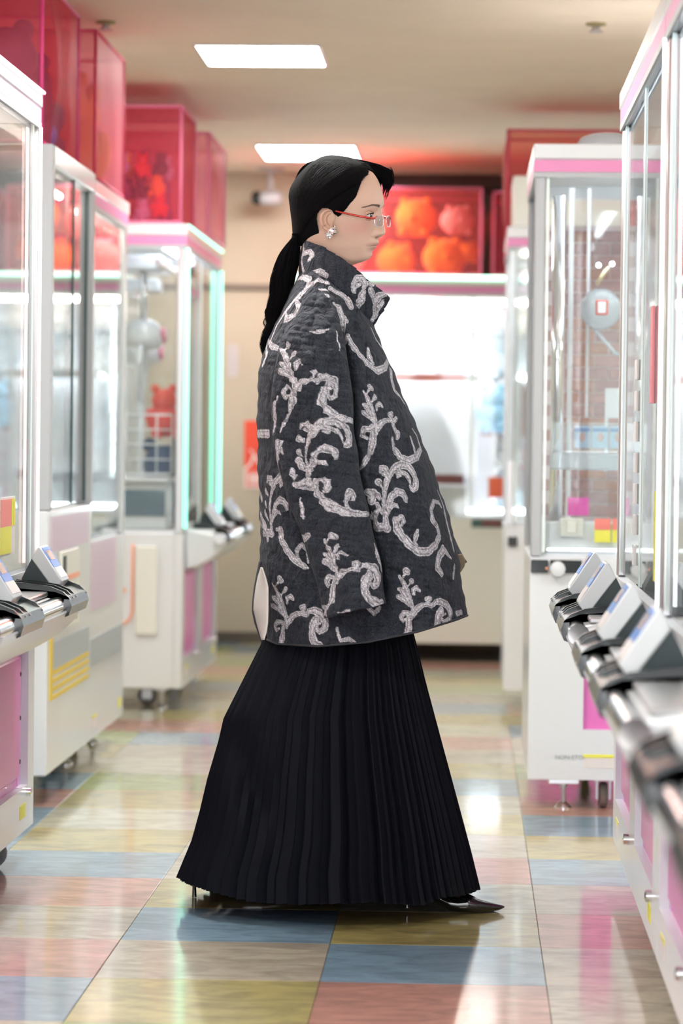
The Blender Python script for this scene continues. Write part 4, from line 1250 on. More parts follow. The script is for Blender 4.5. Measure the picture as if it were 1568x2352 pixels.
ER = 12.6
EYES = [(-30.5, 495.5), (30.5, 495.5)]
EX = 85.5
lash_pts = []
for (ey, ez) in EYES:
    sg = -1 if ey < 0 else 1
    spread = math.radians(70)
    c0 = math.radians(8) * sg
    up = lambda a: math.radians(21) * max(0.0, 1 - ((a - c0) / spread) ** 2) ** 0.7 + math.radians(1)
    lo = lambda a: -math.radians(17) * max(0.0, 1 - ((a - c0) / spread) ** 2) ** 0.8 + math.radians(1)
    for fn, e1 in ((up, math.radians(70)), (lo, -math.radians(60))):
        vs, fs = ell_patch(EX, ey, ez, ER + 1.1, c0 - spread * 1.15, c0 + spread * 1.15, fn, e1)
        o0 = len(hv) + len(bodyv)
        bodyv += vs
        bodyf += [tuple(o0 + i for i in f) for f in fs]
        hc += [skin_c * np.array((0.90, 0.80, 0.76))] * len(vs)
    lash_pts.append([head_pt(EX + (ER + 1.7) * math.cos(up(a)) * math.cos(a), ey + (ER + 1.7) * math.cos(up(a)) * math.sin(a), ez - (ER + 1.7) * math.sin(up(a))) for a in [c0 + spread * (-1.05 + 2.1 * i / 18) for i in range(19)]])

# ear: dished shell with rolled rim, both sides
def ear(sg):
    vs, fs = [], []
    cx_, cz_ = 747.0, 502.0
                      # frame position on the near side
    out = [(764, 494), (760, 484), (753, 478.5), (745, 478), (736, 483), (730, 492), (728.5, 503), (731, 514), (736, 522), (743, 527.5), (750, 529), (756, 526), (759, 518), (760, 510), (763, 502)]
    n = len(out)
    # closed smooth outline
    O = []
    for i in range(60):
        t = i / 60 * n
        k_ = int(t); u = t - k_
        p0, p1, p2, p3 = [np.array(out[(k_ + d) % n], float) for d in (-1, 0, 1, 2)]
        O.append(0.5 * ((2 * p1) + (-p0 + p2) * u + (2 * p0 - 5 * p1 + 4 * p2 - p3) * u * u + (-p0 + 3 * p1 - 3 * p2 + p3) * u ** 3))
    prof = [(1.0, -3), (1.03, 3), (1.02, 8), (0.95, 10.5), (0.86, 9.5), (0.78, 5.5), (0.66, 5.0), (0.56, 7.0), (0.48, 6.0), (0.38, -1), (0.2, -5), (0.02, -6)]
    base = 76.0
    for s_, h in prof:
        for (ox, oz) in O:
            px = cx_ + (ox - cx_) * s_ + (1 - s_) * 8
            pz = cz_ + (oz - cz_) * s_ * (1.0 if s_ > .7 else 1.15) + (1 - s_) * 3
            fr = (px - cx_) / 18
            hh = h * (0.55 if oz > 520 else 1.0) + (-fr * 8)       # back edge stands farther out
            yl = -(base - 6 + hh)
            # px fixes x on the near side
            x = (px - PX0 - yl * SH) / CH
            vs.append(head_pt(x + 7.0, yl if sg < 0 else -yl, pz + 2.0))
    m_ = len(prof)
    f_ = grid_mesh(vs, m_, 60)
    if sg < 0: f_ = [q[::-1] for q in f_]
    return vs, f_


for sg in (-1, 1):
    vs, fs = ear(sg)
    o0 = len(hv) + len(bodyv)
    bodyv += vs
    bodyf += [tuple(o0 + i for i in f) for f in fs]
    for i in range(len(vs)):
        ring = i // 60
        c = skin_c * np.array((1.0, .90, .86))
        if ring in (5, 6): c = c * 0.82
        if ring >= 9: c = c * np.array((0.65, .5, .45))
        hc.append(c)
body = wbuild('body', hv + bodyv, hf + bodyf, SKIN, col=np.array(hc))

# eyes
for (ey, ez) in EYES:
    q = []
    nr, nc = 22, 28
    cols = []
    gz = math.radians(4)          # straight ahead
    for j in range(nr + 1):
        ph = PI * 0.62 * (j / nr) ** 1.1
        for i in range(nc):
            a = 2 * PI * i / nc
            x = EX + (ER + (0.5 if ph < 0.5 else 0)) * math.cos(ph)
            y = ey + ER * math.sin(ph) * math.cos(a)
            z = ez - ER * math.sin(ph) * math.sin(a)
            q.append(head_pt(x, y, z + 0.5))
            cols.append((0.005, 0.004, 0.004) if ph < 0.20 else ((0.05, 0.022, 0.012) if ph < 0.52 else ((0.02, 0.012, 0.01) if ph < 0.58 else (0.66, 0.60, 0.57))))
    wbuild('eye', q, grid_mesh(q, nr + 1, nc), tint_mat('eye_surface', 0.08, coat=1.0), col=np.array(cols))


def strands(name, curves, m, parent=None, ns=3):
    """many tapering hairs in one mesh; curves: list of (points, radius)"""
    V, F = [], []
    for pts, r in curves:
        n = len(pts)
        o0 = len(V)
        pts = [Vector(p) for p in pts]
        t = (pts[1] - pts[0]).normalized()
        u = t.cross(Vector((0.3, 0.8, 0.5))).normalized()
        for i, p in enumerate(pts):
            t = (pts[min(i + 1, n - 1)] - pts[max(i - 1, 0)])
            if t.length < 1e-9: t = Vector((0, 0, -1))
            t.normalize()
            u = (u - t * u.dot(t)).normalized()
            w = t.cross(u)
            f_ = i / (n - 1)
            rr = r * (0.25 + 0.75 * min(1, f_ * 6)) * (0.2 + 0.8 * min(1, (1 - f_) * 3))
            for k_ in range(ns):
                a = 2 * PI * k_ / ns
                V.append(p + (u * math.cos(a) + w * math.sin(a)) * rr)
        for i in range(n - 1):
            for k_ in range(ns):
                k2 = (k_ + 1) % ns
                F.append((o0 + i * ns + k_, o0 + i * ns + k2, o0 + (i + 1) * ns + k2, o0 + (i + 1) * ns + k_))
    return wbuild(name, V, F, m, parent)


BROWM = mat('brown_brow_hair', (0.20, 0.12, 0.085), 0.6)
LASHM = mat('dark_lash', (0.012, 0.008, 0.008), 0.5)
for side, pts in enumerate(lash_pts):
    cur = [([pts[i] for i in range(len(pts))], 0.0009)]
    rr = random.Random(5)
    fwd = Vector((CH, -SH, 0))
    out = Vector((-SH, -CH, 0)) * (1 if side == 0 else -1)
    for i in range(2, len(pts) - 1):
        for k_ in range(3):
            p = pts[i].lerp(pts[i - 1], k_ / 3)
            d = fwd * 0.0042 + out * 0.0022 * (i / 18 - 0.3) + Vector((0, 0, 0.0012))
            cur.append(([p, p + d * 0.6 + Vector((0, 0, -0.0004)), p + d + Vector((0, 0, 0.001))], 0.00022))
    strands('eyelashes', cur, LASHM)
for sg in (-1, 1):
    cur = []
    rr = random.Random(9)
    for i in range(420):
        t = rr.random()
        ay = 12 + 37 * t
        row = np.interp(t, [0, .2, .55, 1], [474.0, 472.5, 470.5, 476]) + rr.uniform(-2.7, 2.7) * (1 - 0.65 * t)
        seg = []
        for k_ in range(4):
            a2 = ay + k_ * 1.7; r2 = row - (1.0 - 1.6 * t) * k_ * 0.5
            # find the face surface at this lateral distance
            best = None
            lo_, hi_ = 0.0, PI / 2
            for _ in range(18):
                md_ = (lo_ + hi_) / 2
                x_, y_ = head_surface(md_, r2)
                if abs(y_) < a2: lo_ = md_
                else: hi_ = md_
            seg.append(head_pt(x_ + 0.55, sg * a2, r2))
        cur.append((seg, 0.00030))
    strands('eyebrow', cur, BROWM)

# ---------------------------------------------------------------- hair
HAIRT = [  # row, front px, back px, half width mm (outer hair surface, near view)
    (357.5, 772, 752, 4), (359, 785, 744, 14), (361, 794, 737, 24), (366, 808, 728, 38), (373, 826, 716, 50), (381, 838, 706, 58), (395, 848, 692, 68), (409, 855, 681, 76), (425, 858, 671, 81),
    (436, 858, 666.5, 83), (450, 856, 664, 84), (465, 852, 665.5, 84), (478, 846, 667.5, 84), (495, 838, 669.5, 82), (510, 826, 671.5, 78), (525, 812, 672.5, 70), (540, 790, 673.5, 60), (552, 765, 674, 46), (566, 730, 675, 30)]


HAIRT = [t for t in HAIRT if t[0] < 370] + [t for t in smooth_table(HAIRT, 4.0) if t[0] >= 370]


def hair_surf(px, py, lift=0.0):
    """lateral distance (mm) of the hair shell at a frame position, or None"""
    f, b, w = interp(HAIRT, py)
    xc, A = (f + b) / 2, (f - b) / 2
    t = (px - xc) / A
    if abs(t) >= 1: return 0.0
    return (w + lift) * (1 - abs(t) ** 2.1) ** 0.5


HLINE = [(372, 846), (392, 846), (400, 845), (404, 837), (410, 833), (415, 831), (424, 828), (432, 825), (440, 822), (448, 819.5), (455, 816), (461, 811), (466, 806), (472, 801), (478, 797), (484, 792), (490, 787), (495, 783), (498.5, 777)]


def hair_ok(px, py):
    if py < 372: return True
    if py <= 498.5:
        r = float(np.interp(py, [h[0] for h in HLINE], [h[1] for h in HLINE]))
        if px > r: return False
        if py > 478 and px > 727:
            # keep the ear and the skin in front of it clear; the side lock stays
            l = float(np.interp(py, [478, 484, 490, 495, 498.5], [752, 761, 765, 771, 776]))
            e = float(np.interp(py, [478, 484, 492, 498.5], [741, 734, 729, 727]))
            return px > l or px < e
        return True
    e = float(np.interp(py, [498.5, 515, 530, 547, 570], [727, 729, 733, 733, 728]))
    return px < e


def shell(lift, cut=True):
    V, F, keep = [], [], []
    rows = [357.5, 358, 358.8, 360, 361.5, 363.5, 366] + [368 + 1.1 * i for i in range(180)]
    nc = 330
    for py in rows:
        f, b, w = interp(HAIRT, py)
        xc, A = (f + b) / 2, (f - b) / 2
        for c in range(nc):
            a = 2 * PI * c / nc
            px = xc + A * math.cos(a)
            yl = -(w + lift) * abs(math.sin(a)) ** 0.96 * (1 if math.sin(a) > 0 else -1)
            ok = hair_ok(px, py)
            # toward the hair line the shell sinks onto the scalp
            if py > 366 and py < 500 and px > 740:
                r = float(np.interp(py, [h[0] for h in HLINE], [h[1] for h in HLINE]))
                ed = max(0, min(1, (r - px) / 26))
                yl *= 1 - 0.085 * (1 - sm(ed))
            grv = 1.0
            x = (px - PX0) / CH if abs(math.sin(a)) < 0.05 else (px - PX0 + abs(yl) * SH) / CH
            # near-side frame position fixes x for both sides
            V.append(head_pt(x * 1.0, yl * grv, py)); keep.append(ok)
    n = len(rows)
    for r in range(n - 1):
        for c in range(nc):
            ids = (r * nc + c, (r + 1) * nc + c, (r + 1) * nc + (c + 1) % nc, r * nc + (c + 1) % nc)
            if all(keep[i] for i in ids): F.append(ids)
    V.append(head_pt(-10, 0, 357)); 
    F += [(len(V) - 1, (c + 1) % nc, c) for c in range(nc)]
    return V, F


V, F = shell(0)
hair = wbuild('hair', V, F, SCALPM)
sdm = hair.modifiers.new('s', 'SOLIDIFY'); sdm.thickness = 0.0016; sdm.offset = 0

rr = random.Random(17)
cur = []
TIE = (681, 545)


def near_pt(px, py, lift, side):
    yl = hair_surf(px, py, lift)
    x = (px - PX0 + yl * SH) / CH
    if yl == 0.0: x = (px - PX0) / CH
    return head_pt(x, -yl if side < 0 else yl, py)


for side in (-1, 1):
    for i in range(1500 if side < 0 else 500):
        # start on the hair line, the parting or the crown
        t = rr.random()
        if t < 0.55:
            u = rr.random()
            k_ = u * (len(HLINE) - 1); j = int(k_); w_2 = k_ - j
            y0 = HLINE[j][0] * (1 - w_2) + HLINE[min(j + 1, len(HLINE) - 1)][0] * w_2
            x0 = HLINE[j][1] * (1 - w_2) + HLINE[min(j + 1, len(HLINE) - 1)][1] * w_2 + rr.uniform(-12, 4.5)
        else:
            x0 = rr.uniform(728, 842); y0 = float(np.interp(x0, [728, 745, 770, 806, 842], [367, 362, 360, 368, 384])) + rr.uniform(0, 9)
        x1, y1 = TIE[0] + rr.uniform(-4, 10), TIE[1] + rr.uniform(-8, 8)
        # control point high at the back for crown hairs
        hgt = max(0, min(1, (y0 - 365) / 120))
        mx, my = x0 - 30 - 45 * (1 - hgt), y0 + 12 + 40 * hgt
        m2x, m2y = 672 + 35 * hgt + rr.uniform(0, 30), 470 + 40 * hgt
        pts = []
        lf_ = rr.uniform(1.3, 2.6)
        bad = False
        for k_ in range(17):
            s_ = k_ / 16
            px = (1 - s_) ** 3 * x0 + 3 * s_ * (1 - s_) ** 2 * mx + 3 * s_ * s_ * (1 - s_) * m2x + s_ ** 3 * x1
            py = (1 - s_) ** 3 * y0 + 3 * s_ * (1 - s_) ** 2 * my + 3 * s_ * s_ * (1 - s_) * m2y + s_ ** 3 * y1
            py = max(py, 359)
            if py > 478 and 727 < px < 762: bad = True
            pts.append(near_pt(px, py, lf_, side))
        if not bad: cur.append((pts, rr.uniform(0.0005, 0.0010)))
strands('hair_strands', cur, HAIRM, hair)

# front roll: swept from the parting over to her far side, ends in loose points at the brow
cur = []
for i in range(620):
    a = rr.random(); b_ = rr.random()
    dyo = rr.uniform(-0.012, 0.055)
    th_ = rr.uniform(0, 2 * PI); rad = (rr.random() ** 0.5)
    pts = []
    kpts = [(800, 369, 2), (820, 372, 6), (842, 381, 10), (866, 390, 13), (886, 401, 15), (890, 419, 14), (886, 437, 9), (883, 452, 3)]
    for k_, (x_, y_, w2) in enumerate(kpts):
        pts.append(P(x_ + math.cos(th_ + k_ * 0.25) * w2 * rad, y_ + math.sin(th_ + k_ * 0.25) * w2 * rad, 0.012 + dyo * min(1, k_ / 3) + 0.004 * math.sin(k_ + th_)))
    # resample
    fin = []
    for k_ in range(len(pts) - 1):
        for s_ in (0, .5):
            fin.append(pts[k_].lerp(pts[k_ + 1], s_))
    L_ = int(len(fin) * rr.uniform(0.72, 1.0))
    cur.append((fin[:L_] if L_ > 4 else fin, rr.uniform(0.0005, 0.0010)))
# the bulk of the roll that meets the forehead
for i in range(420):
    x0 = rr.uniform(798, 846); y0 = np.interp(x0, [798, 846], [369, 377]) + rr.uniform(-1, 3)
    pts = []
    ex_, ey_ = rr.uniform(862, 897), rr.uniform(400, 432)
    d0 = rr.uniform(0.0, 0.02); d1 = rr.uniform(0.012, 0.06)
    for k_ in range(9):
        s_ = k_ / 8
        px = (1 - s_) ** 2 * x0 + 2 * s_ * (1 - s_) * (x0 + 44) + s_ * s_ * ex_
        py = (1 - s_) ** 2 * y0 + 2 * s_ * (1 - s_) * (y0 - 1) + s_ * s_ * ey_
        lim = np.interp(px, [800, 835, 860, 885, 899, 905], [366, 374, 377, 380, 392, 410])
        pts.append(P(px, max(py, lim), d0 + (d1 - d0) * s_))
    cur.append((pts, rr.uniform(0.0006, 0.0012)))
for i in range(26):
    x_ = rr.uniform(879, 893); y_ = rr.uniform(425, 440)
    cur.append(([P(x_ + 6 * k_ * (0.3 if x_ > 884 else 0.1) - k_ * k_ * 0.9, y_ + k_ * rr.uniform(5.5, 8), 0.03 + 0.004 * k_) for k_ in range(5)], 0.0004))
for i in range(24):
    a0 = rr.uniform(-0.5, 0.5)
    cur.append(([P(893 + 12 * math.sin(a0 + k_ * 0.35), 383 + 9 * k_ + rr.uniform(-1, 1), 0.02 + 0.01 * a0) for k_ in range(6)], 0.00025))
strands('fringe', cur, HAIRM, hair)

# ponytail
PT = [(536, 681, 9), (545, 679, 7), (552, 676, 9), (566, 671, 15), (585, 664, 20), (610, 657, 23), (640, 649, 24), (670, 645, 23), (700, 640, 20), (730, 633, 19), (760, 624, 17), (790, 615, 13), (815, 608, 7), (828, 604, 3)]
V, F = [], []
rows = [536 + 6 * i for i in range(49)]
for py in rows:
    x_, w2 = interp(PT, py)
    for c in range(20):
        a = 2 * PI * c / 20
        V.append(P(x_ + w2 * 0.86 * math.cos(a), py, w2 * 0.00105 * math.sin(a) * 0.86))
V, F = V, [f[::-1] for f in grid_mesh(V, len(rows), 20)]
pony = wbuild('ponytail', V, F, SCALPM)
cur = []
for i in range(900):
    th_ = rr.uniform(0, 2 * PI); rad = rr.uniform(0.55, 1.08) if rr.random() < .8 else rr.uniform(0.9, 1.22)
    s0 = 536 if rr.random() < .85 else rr.uniform(600, 680)
    e0 = rr.choice([828, 828, 800, 770, 740]) + rr.uniform(-24, 8)
    wv = rr.uniform(0, 6)
    pts = []
    n = 26
    for k_ in range(n):
        py = s0 + (e0 - s0) * k_ / (n - 1)
        x_, w2 = interp(PT, py)
        wav = sm((py - 640) / 80) * 4.5
        pts.append(P(x_ + w2 * rad * math.cos(th_ + py * 0.004) + wav * math.sin(py * 0.085 + wv * 0.35), py, (w2 * rad * math.sin(th_ + py * 0.004) + wav * math.cos(py * 0.085 + wv * .35)) * 0.00105))
    cur.append((pts, rr.uniform(0.0004, 0.0009)))
# loose curls on the outer edge
for (cx_, cy_, r_) in ((611, 724, 9), (607, 745, 8), (606, 768, 7), (616, 705, 6), (612, 790, 6)):
    for k2 in range(9):
        a0 = rr.uniform(0, 1); q = rr.uniform(0.75, 1.15)
        cur.append(([P(cx_ + 6 + (r_ * q) * math.cos(1.2 + k_ * 0.55 + a0 * .3), cy_ - 10 + k_ * 1.9 - (r_ * q) * math.sin(1.2 + k_ * 0.55), 0.0 + 0.004 * math.sin(k_ + k2)) for k_ in range(11)], 0.00045))
strands('ponytail_strands', cur, HAIRM, pony)
V, F = [], []
for j in range(5):
    for c in range(18):
        a = 2 * PI * c / 18
        V.append(P(679 + 8.2 * math.cos(a) - j * 0.6, 541 + j * 2.4, 0.0082 * math.sin(a)))
wbuild('hair_tie', V, grid_mesh(V, 5, 18), mat('black_elastic', (0.01, 0.01, 0.012), 0.8), pony)

# ---------------------------------------------------------------- glasses
RIMR = mat('red_metal', (0.55, 0.03, 0.02), 0.22, 0.4, coat=0.6)
RIMS = mat('silver_rim', (0.80, 0.78, 0.80), 0.15, 1.0)
LENS = sheet('spectacle_lens', (0.93, 0.94, 0.97), 0.16, 0.02, 0.16, (0.85, 0.85, 0.95))
gl_root = None


def lens_pt(a, sg, k_=1.0, t=0.0):
    """a: angle round the lens, local mm"""
    hw, hh = 21.0 * k_, 12.5 * k_
    c, s_ = math.cos(a), math.sin(a)
    yy = hw * (abs(c) ** 0.62) * (1 if c > 0 else -1)
    zz = hh * (abs(s_) ** 0.62) * (1 if s_ > 0 else -1)
    y = 31 + yy
    x = 118.5 - 0.0022 * (y ** 2) + t
    return head_pt(x, sg * y, 508.5 - zz)


gl_root = None
for sg in (-1, 1):
    n = 40
    q = MB()
    ring = [lens_pt(2 * PI * i / n, sg) - WO for i in range(n + 1)]
    q.tube(ring, 0.0011, 8, False)
    o = q.build('rim', RIMS, gl_root or woman, True)
    if gl_root is None:
        gl_root = o; o.name = 'glasses'; o['label'] = 'silver rimmed lenses with red metal temples'
    vs = [lens_pt(2 * PI * i / n, sg, k_, 0.4) for k_ in (0.985,) for i in range(n)]
    ctr = head_pt(118.5 - 2.1, sg * 31, 508.5)
    wbuild('lens', vs + [ctr], [(i, (i + 1) % n, n) for i in range(n)], LENS, gl_root)
    # temple with hinge
    tp_ = []
    for (x, y, row) in ((113, 52, 502), (111, 57, 501.5), (101, 67, 500), (70, 76, 494), (40, 80, 487.5), (24, 81, 484)):
        tp_.append(head_pt(x, sg * y, row) - WO)
    MB().tube(tp_, [0.0023, 0.0026, 0.0024, 0.0024, 0.0022, 0.0018, 0.0014], 8).build('temple', RIMR, gl_root, True)
    MB().tube([lens_pt(1.2, sg) - WO, lens_pt(0.9, sg) - WO, lens_pt(0.5, sg) - WO, lens_pt(0.25, sg) - WO], 0.0016, 8).build('red_brow_bar', RIMR, gl_root, True)
    MB().tube([head_pt(111, sg * 9, 503) - WO, head_pt(108, sg * 8, 506) - WO, head_pt(107, sg * 9, 510) - WO], 0.0012, 6).build('nose_pad', RIMS, gl_root, True)
MB().tube([lens_pt(PI * 0.93, -1) - WO, head_pt(118.5, -5, 501.5) - WO, head_pt(118.5, 5, 501.5) - WO, lens_pt(PI * 0.93, 1) - WO], 0.0013, 8).build('bridge', RIMR, gl_root, True)

# earring: crumpled silver cluster
SILV = mat('crumpled_silver', (0.88, 0.87, 0.86), 0.14, 1.0)
er = MB()
q0 = []
for i, (px, py, r_) in enumerate([(754, 539, 7), (760, 532, 7.5), (767, 525, 6), (751, 537, 4.5), (768, 533, 4.5), (757, 541, 5)]):
    c_ = near_pt(px, py, 14, -1) if False else head_pt((px - PX0 + 84 * SH) / CH, -84, py)
    rj = random.Random(i + 40)
    b_ = MB().ball((0, 0, 0), 1.0, 9, 6)
    vs = [Vector(v) for v in b_.v]
    vs = [v * (1 + rj.uniform(-0.28, 0.28)) for v in vs]
    er.add([c_ - WO + v * r_ * 0.001 for v in vs], b_.f)
er.build('earring', SILV, woman)

# ---------------------------------------------------------------- coat
COATL = [(588, 702), (600, 699), (625, 690), (650, 678), (680, 662), (705, 650), (740, 634), (775, 618), (800, 607), (830, 598), (870, 593), (910, 591), (1000, 590), (1100, 593), (1200, 597), (1260, 597), (1320, 597), (1400, 603), (1490, 613)]
COATR = [(588, 790), (650, 822), (700, 842), (745, 856), (790, 876), (850, 902), (900, 922), (950, 944), (1000, 965), (1040, 981), (1080, 996), (1150, 1019), (1200, 1035), (1220, 1040), (1300, 1056), (1360, 1064), (1415, 1073), (1490, 1082)]
COATB = [(588, 0.080), (620, 0.105), (660, 0.145), (700, 0.180), (760, 0.215), (900, 0.235), (1100, 0.25), (1490, 0.285)]
HEM = [(-1.0, 1470), (-0.9, 1480), (-0.5, 1486), (0.0, 1476), (0.5, 1452), (0.9, 1424), (1.0, 1415)]
TOPR = [(-1.0, 606), (0.0, 640), (0.6, 680), (1.0, 742)]


def quilt(px, py, k=0.0):
    """relief of the wavy vertical stitch channels and small puckers (m)"""
    w = px + 5.0 * math.sin(py * 0.022 + px * 0.004) + 0.05 * (py - 900)
    ch = abs(math.sin(PI * w / 27.0))
    r = 0.0065 * ch ** 0.5
    r += 0.0042 * math.sin(py * 0.115 + 3.0 * math.sin(px * 0.033)) * math.sin(px * 0.07 + 1.7 * math.sin(py * 0.031))
    r += 0.0022 * math.sin(py * 0.29 + px * 0.11) * math.sin(py * 0.13 - px * 0.17)
    return r


SLR = [(668, 752), (690, 764), (740, 775), (780, 783), (850, 797), (950, 806), (1000, 808), (1080, 820), (1150, 834), (1200, 846), (1300, 869), (1420, 884)]


def coat_pt(a, t):
    c, s_ = math.cos(a), math.sin(a)
    y0 = float(np.interp(c, [q[0] for q in TOPR], [q[1] for q in TOPR]))
    y1 = float(np.interp(c, [q[0] for q in HEM], [q[1] for q in HEM]))
    py = y0 + (y1 - y0) * t
    l = float(np.interp(py, [q[0] for q in COATL], [q[1] for q in COATL]))
    r = float(np.interp(py, [q[0] for q in COATR], [q[1] for q in COATR]))
    b = float(np.interp(py, [q[0] for q in COATB], [q[1] for q in COATB]))
    px = (l + r) / 2 + (r - l) / 2 * c
    dy = -b * abs(s_) ** 0.9 * (1 if s_ > 0 else -1)
    if s_ > 0 and 700 < py < 1410:
        re_ = float(np.interp(py, [q[0] for q in SLR], [q[1] for q in SLR]))
        dy += 0.030 * math.exp(-((px - re_ - 4) / 10) ** 2) * sm((py - 700) / 80) * sm((1410 - py) / 60)
    # broad folds
    fold = 0.012 * math.sin(px * 0.035 + py * 0.004) * sm((py - 760) / 300) + 0.006 * math.sin(px * 0.08 - py * 0.012)
    # long drape folds from the collar down the near front
    dg_ = (px - 800) - (py - 680) * 0.36
    fold += 0.012 * math.exp(-((dg_ - 20) / 17) ** 2) * sm((980 - py) / 200) - 0.010 * math.exp(-((dg_ + 12) / 12) ** 2) * sm((980 - py) / 200)
    if s_ > 0: dy -= fold * abs(s_)
    else: dy += fold * abs(s_)
    q = quilt(px, py) * abs(s_) ** 0.5
    dy += -q if s_ > 0 else q
    if abs(s_) < 0.5:
        px += (1 if c > 0 else -1) * (1.4 * math.sin(py * 0.06) + 0.9 * math.sin(py * 0.17 + 1)) * (0.5 - abs(s_)) * 2
    return px, py, dy


NR, NC = 600, 720
ar = []
for c in range(NC):
    u = c / NC                      # more columns on the near half
    ar.append(2 * PI * (u - 0.10 * math.sin(2 * PI * (u - 0.25) + PI / 2) * 0 ) )
# near half (0..pi) gets two thirds of the columns
ar = [PI * i / (NC * 0.68) for i in range(int(NC * 0.68))] + [PI + PI * i / (NC - int(NC * 0.68)) for i in range(NC - int(NC * 0.68))]
CV = []
for r in range(NR):
    for a in ar:
        px, py, dy = coat_pt(a, r / (NR - 1))
        CV.append(P(px, py, dy))
CF = [f[::-1] for f in grid_mesh(CV, NR, NC)]

# sleeve (her right arm)
SLL = [(668, 712), (690, 700), (720, 688), (780, 652), (850, 634), (950, 628), (1000, 632), (1080, 646), (1150, 668), (1200, 688), (1300, 722), (1420, 752)]
SLR = [(668, 752), (690, 764), (740, 775), (780, 783), (850, 797), (950, 806), (1000, 808), (1080, 820), (1150, 834), (1200, 846), (1300, 869), (1420, 884)]
SLD = [(668, -0.135), (700, -0.165), (760, -0.205), (850, -0.232), (1000, -0.255), (1200, -0.275), (1420, -0.285)]
SLB = [(668, 0.02), (700, 0.034), (760, 0.050), (850, 0.062), (1000, 0.07), (1420, 0.075)]


def sleeve_pt(a, t, far=False):
    c, s_ = math.cos(a), math.sin(a)
    y1 = float(np.interp(c, [-1, 1], [1419, 1386]))
    py = 668 + (y1 - 668) * t
    l, = interp(SLL, py); r, = interp(SLR, py); d, = interp(SLD, py); b, = interp(SLB, py)
    px = (l + r) / 2 + (r - l) / 2 * (abs(c) ** 0.85) * (1 if c > 0 else -1)
    q = quilt(px + 11, py + 40)
    fold = 0.010 * math.sin((px - 0.22 * (py - 900)) * 0.055) * sm((py - 720) / 200) + 0.006 * math.sin(py * 0.03 + px * 0.02)
    dy = -b * abs(s_) ** 0.85 * (1 if s_ > 0 else -1)
    if s_ > 0: dy -= q + fold * s_
    px += 1.6 * math.sin(py * 0.05) * abs(c) ** 3 * (1 if c > 0 else -1)
    return px, py, d + dy


NRS, NCS = 480, 300
SV = []
for r in range(NRS):
    for k_ in range(NCS):
        a = PI * k_ / 200 if k_ < 200 else PI + PI * (k_ - 200) / 100
        px, py, dy = sleeve_pt(a, r / (NRS - 1))
        SV.append(P(px, py, dy))
SF = [f[::-1] for f in grid_mesh(SV, NRS, NCS)]

# collar: tall funnel, open at the front
CB = [(0, 691, 634, 0.0), (.12, 700, 648, .055), (.3, 730, 660, .098), (.5, 765, 676, .108), (.7, 800, 706, .095), (.85, 828, 732, .065), (1, 852, 752, .030)]
CT = [(0, 702, 552, 0.0), (.10, 712, 556, .040), (.25, 738, 567, .066), (.45, 775, 590, .080), (.62, 815, 618, .082), (.78, 848, 646, .072), (.9, 874, 667, .060), (1, 896, 686, .050)]
NU, NV = 150, 70
KV = []
for v in range(NV):
    t = v / (NV - 1)
    for u in range(2 * NU - 1):
        k_ = (u - (NU - 1)) / (NU - 1)        # -1 far front ... 0 back ... 1 near front
        s_ = abs(k_)
        bx_, by_, bd = interp(CB, s_); tx_, ty_, td = interp(CT, s_)
        px = bx_ + (tx_ - bx_) * t; py = by_ + (ty_ - by_) * t
        px += -4 * math.sin(PI * t) * (1 - s_)
        dd = bd + (td - bd) * t + 0.010 * math.sin(PI * t) * math.sin(PI * min(1, s_ * 1.1))
        dd += quilt(px * 1.2, py * 0.5) * 0.5 * min(1, s_ * 4)
        if k_ < 0:
            # far flap leans back: seen only behind the chin
            px = px - 32 * s_ ** 2 * t; py = py - 16 * s_ * t
        KV.append(P(px, py, -dd if k_ >= 0 else dd))
KF = grid_mesh(KV, NV, 2 * NU - 1, False)

# ---- the printed scroll motif: brush strokes (x, y, radius) drawn on the cloth
def sc2(l): return [(560 + x / 2.904, 540 + y / 2.904, w / 2.904) for x, y, w in l]
def sc3(l): return [(560 + x / 2.904, 1000 + y / 2.904, w / 2.904) for x, y, w in l]

def sc4(l): return [(560 + x / 2.904, 700 + y / 2.904, w / 2.904) for x, y, w in l]


MOT1 = [sc4(l) for l in [
    [(255, 300, 8), (285, 350, 16), (315, 410, 20), (335, 470, 20), (345, 520, 14)],
    [(306, 270, 25), (314, 278, 22)], [(343, 338, 21), (336, 346, 17)], [(396, 404, 12), (376, 386, 18), (354, 398, 16), (354, 428, 12)],
    [(278, 316, 7), (296, 290, 10)], [(318, 372, 7), (334, 352, 10)],
    [(256, 392, 12), (276, 402, 22), (302, 440, 20), (326, 490, 14), (340, 522, 7)], [(250, 446, 16), (268, 452, 20), (300, 476, 15), (334, 516, 7)],
    [(340, 500, 12), (352, 545, 22), (350, 590, 14)],
    [(352, 562, 24), (386, 522, 24), (420, 502, 18), (452, 498, 16), (482, 508, 18), (504, 488, 18)], [(452, 462, 20), (470, 456, 20), (462, 482, 12)],
    [(500, 482, 16), (540, 480, 26), (586, 506, 32), (608, 552, 30), (604, 600, 25), (572, 622, 18), (548, 602, 14), (552, 572, 11), (576, 564, 9)],
    [(548, 540, 28), (526, 590, 31), (516, 640, 32), (530, 690, 32), (570, 730, 32), (620, 755, 30), (670, 770, 27), (706, 776, 18)],
    [(352, 575, 12), (320, 558, 16), (290, 556, 18), (272, 582, 16), (282, 612, 14), (302, 600, 9)],
    [(328, 590, 24), (326, 650, 26), (312, 710, 22), (288, 760, 17), (266, 810, 11), (252, 852, 4)],
]]
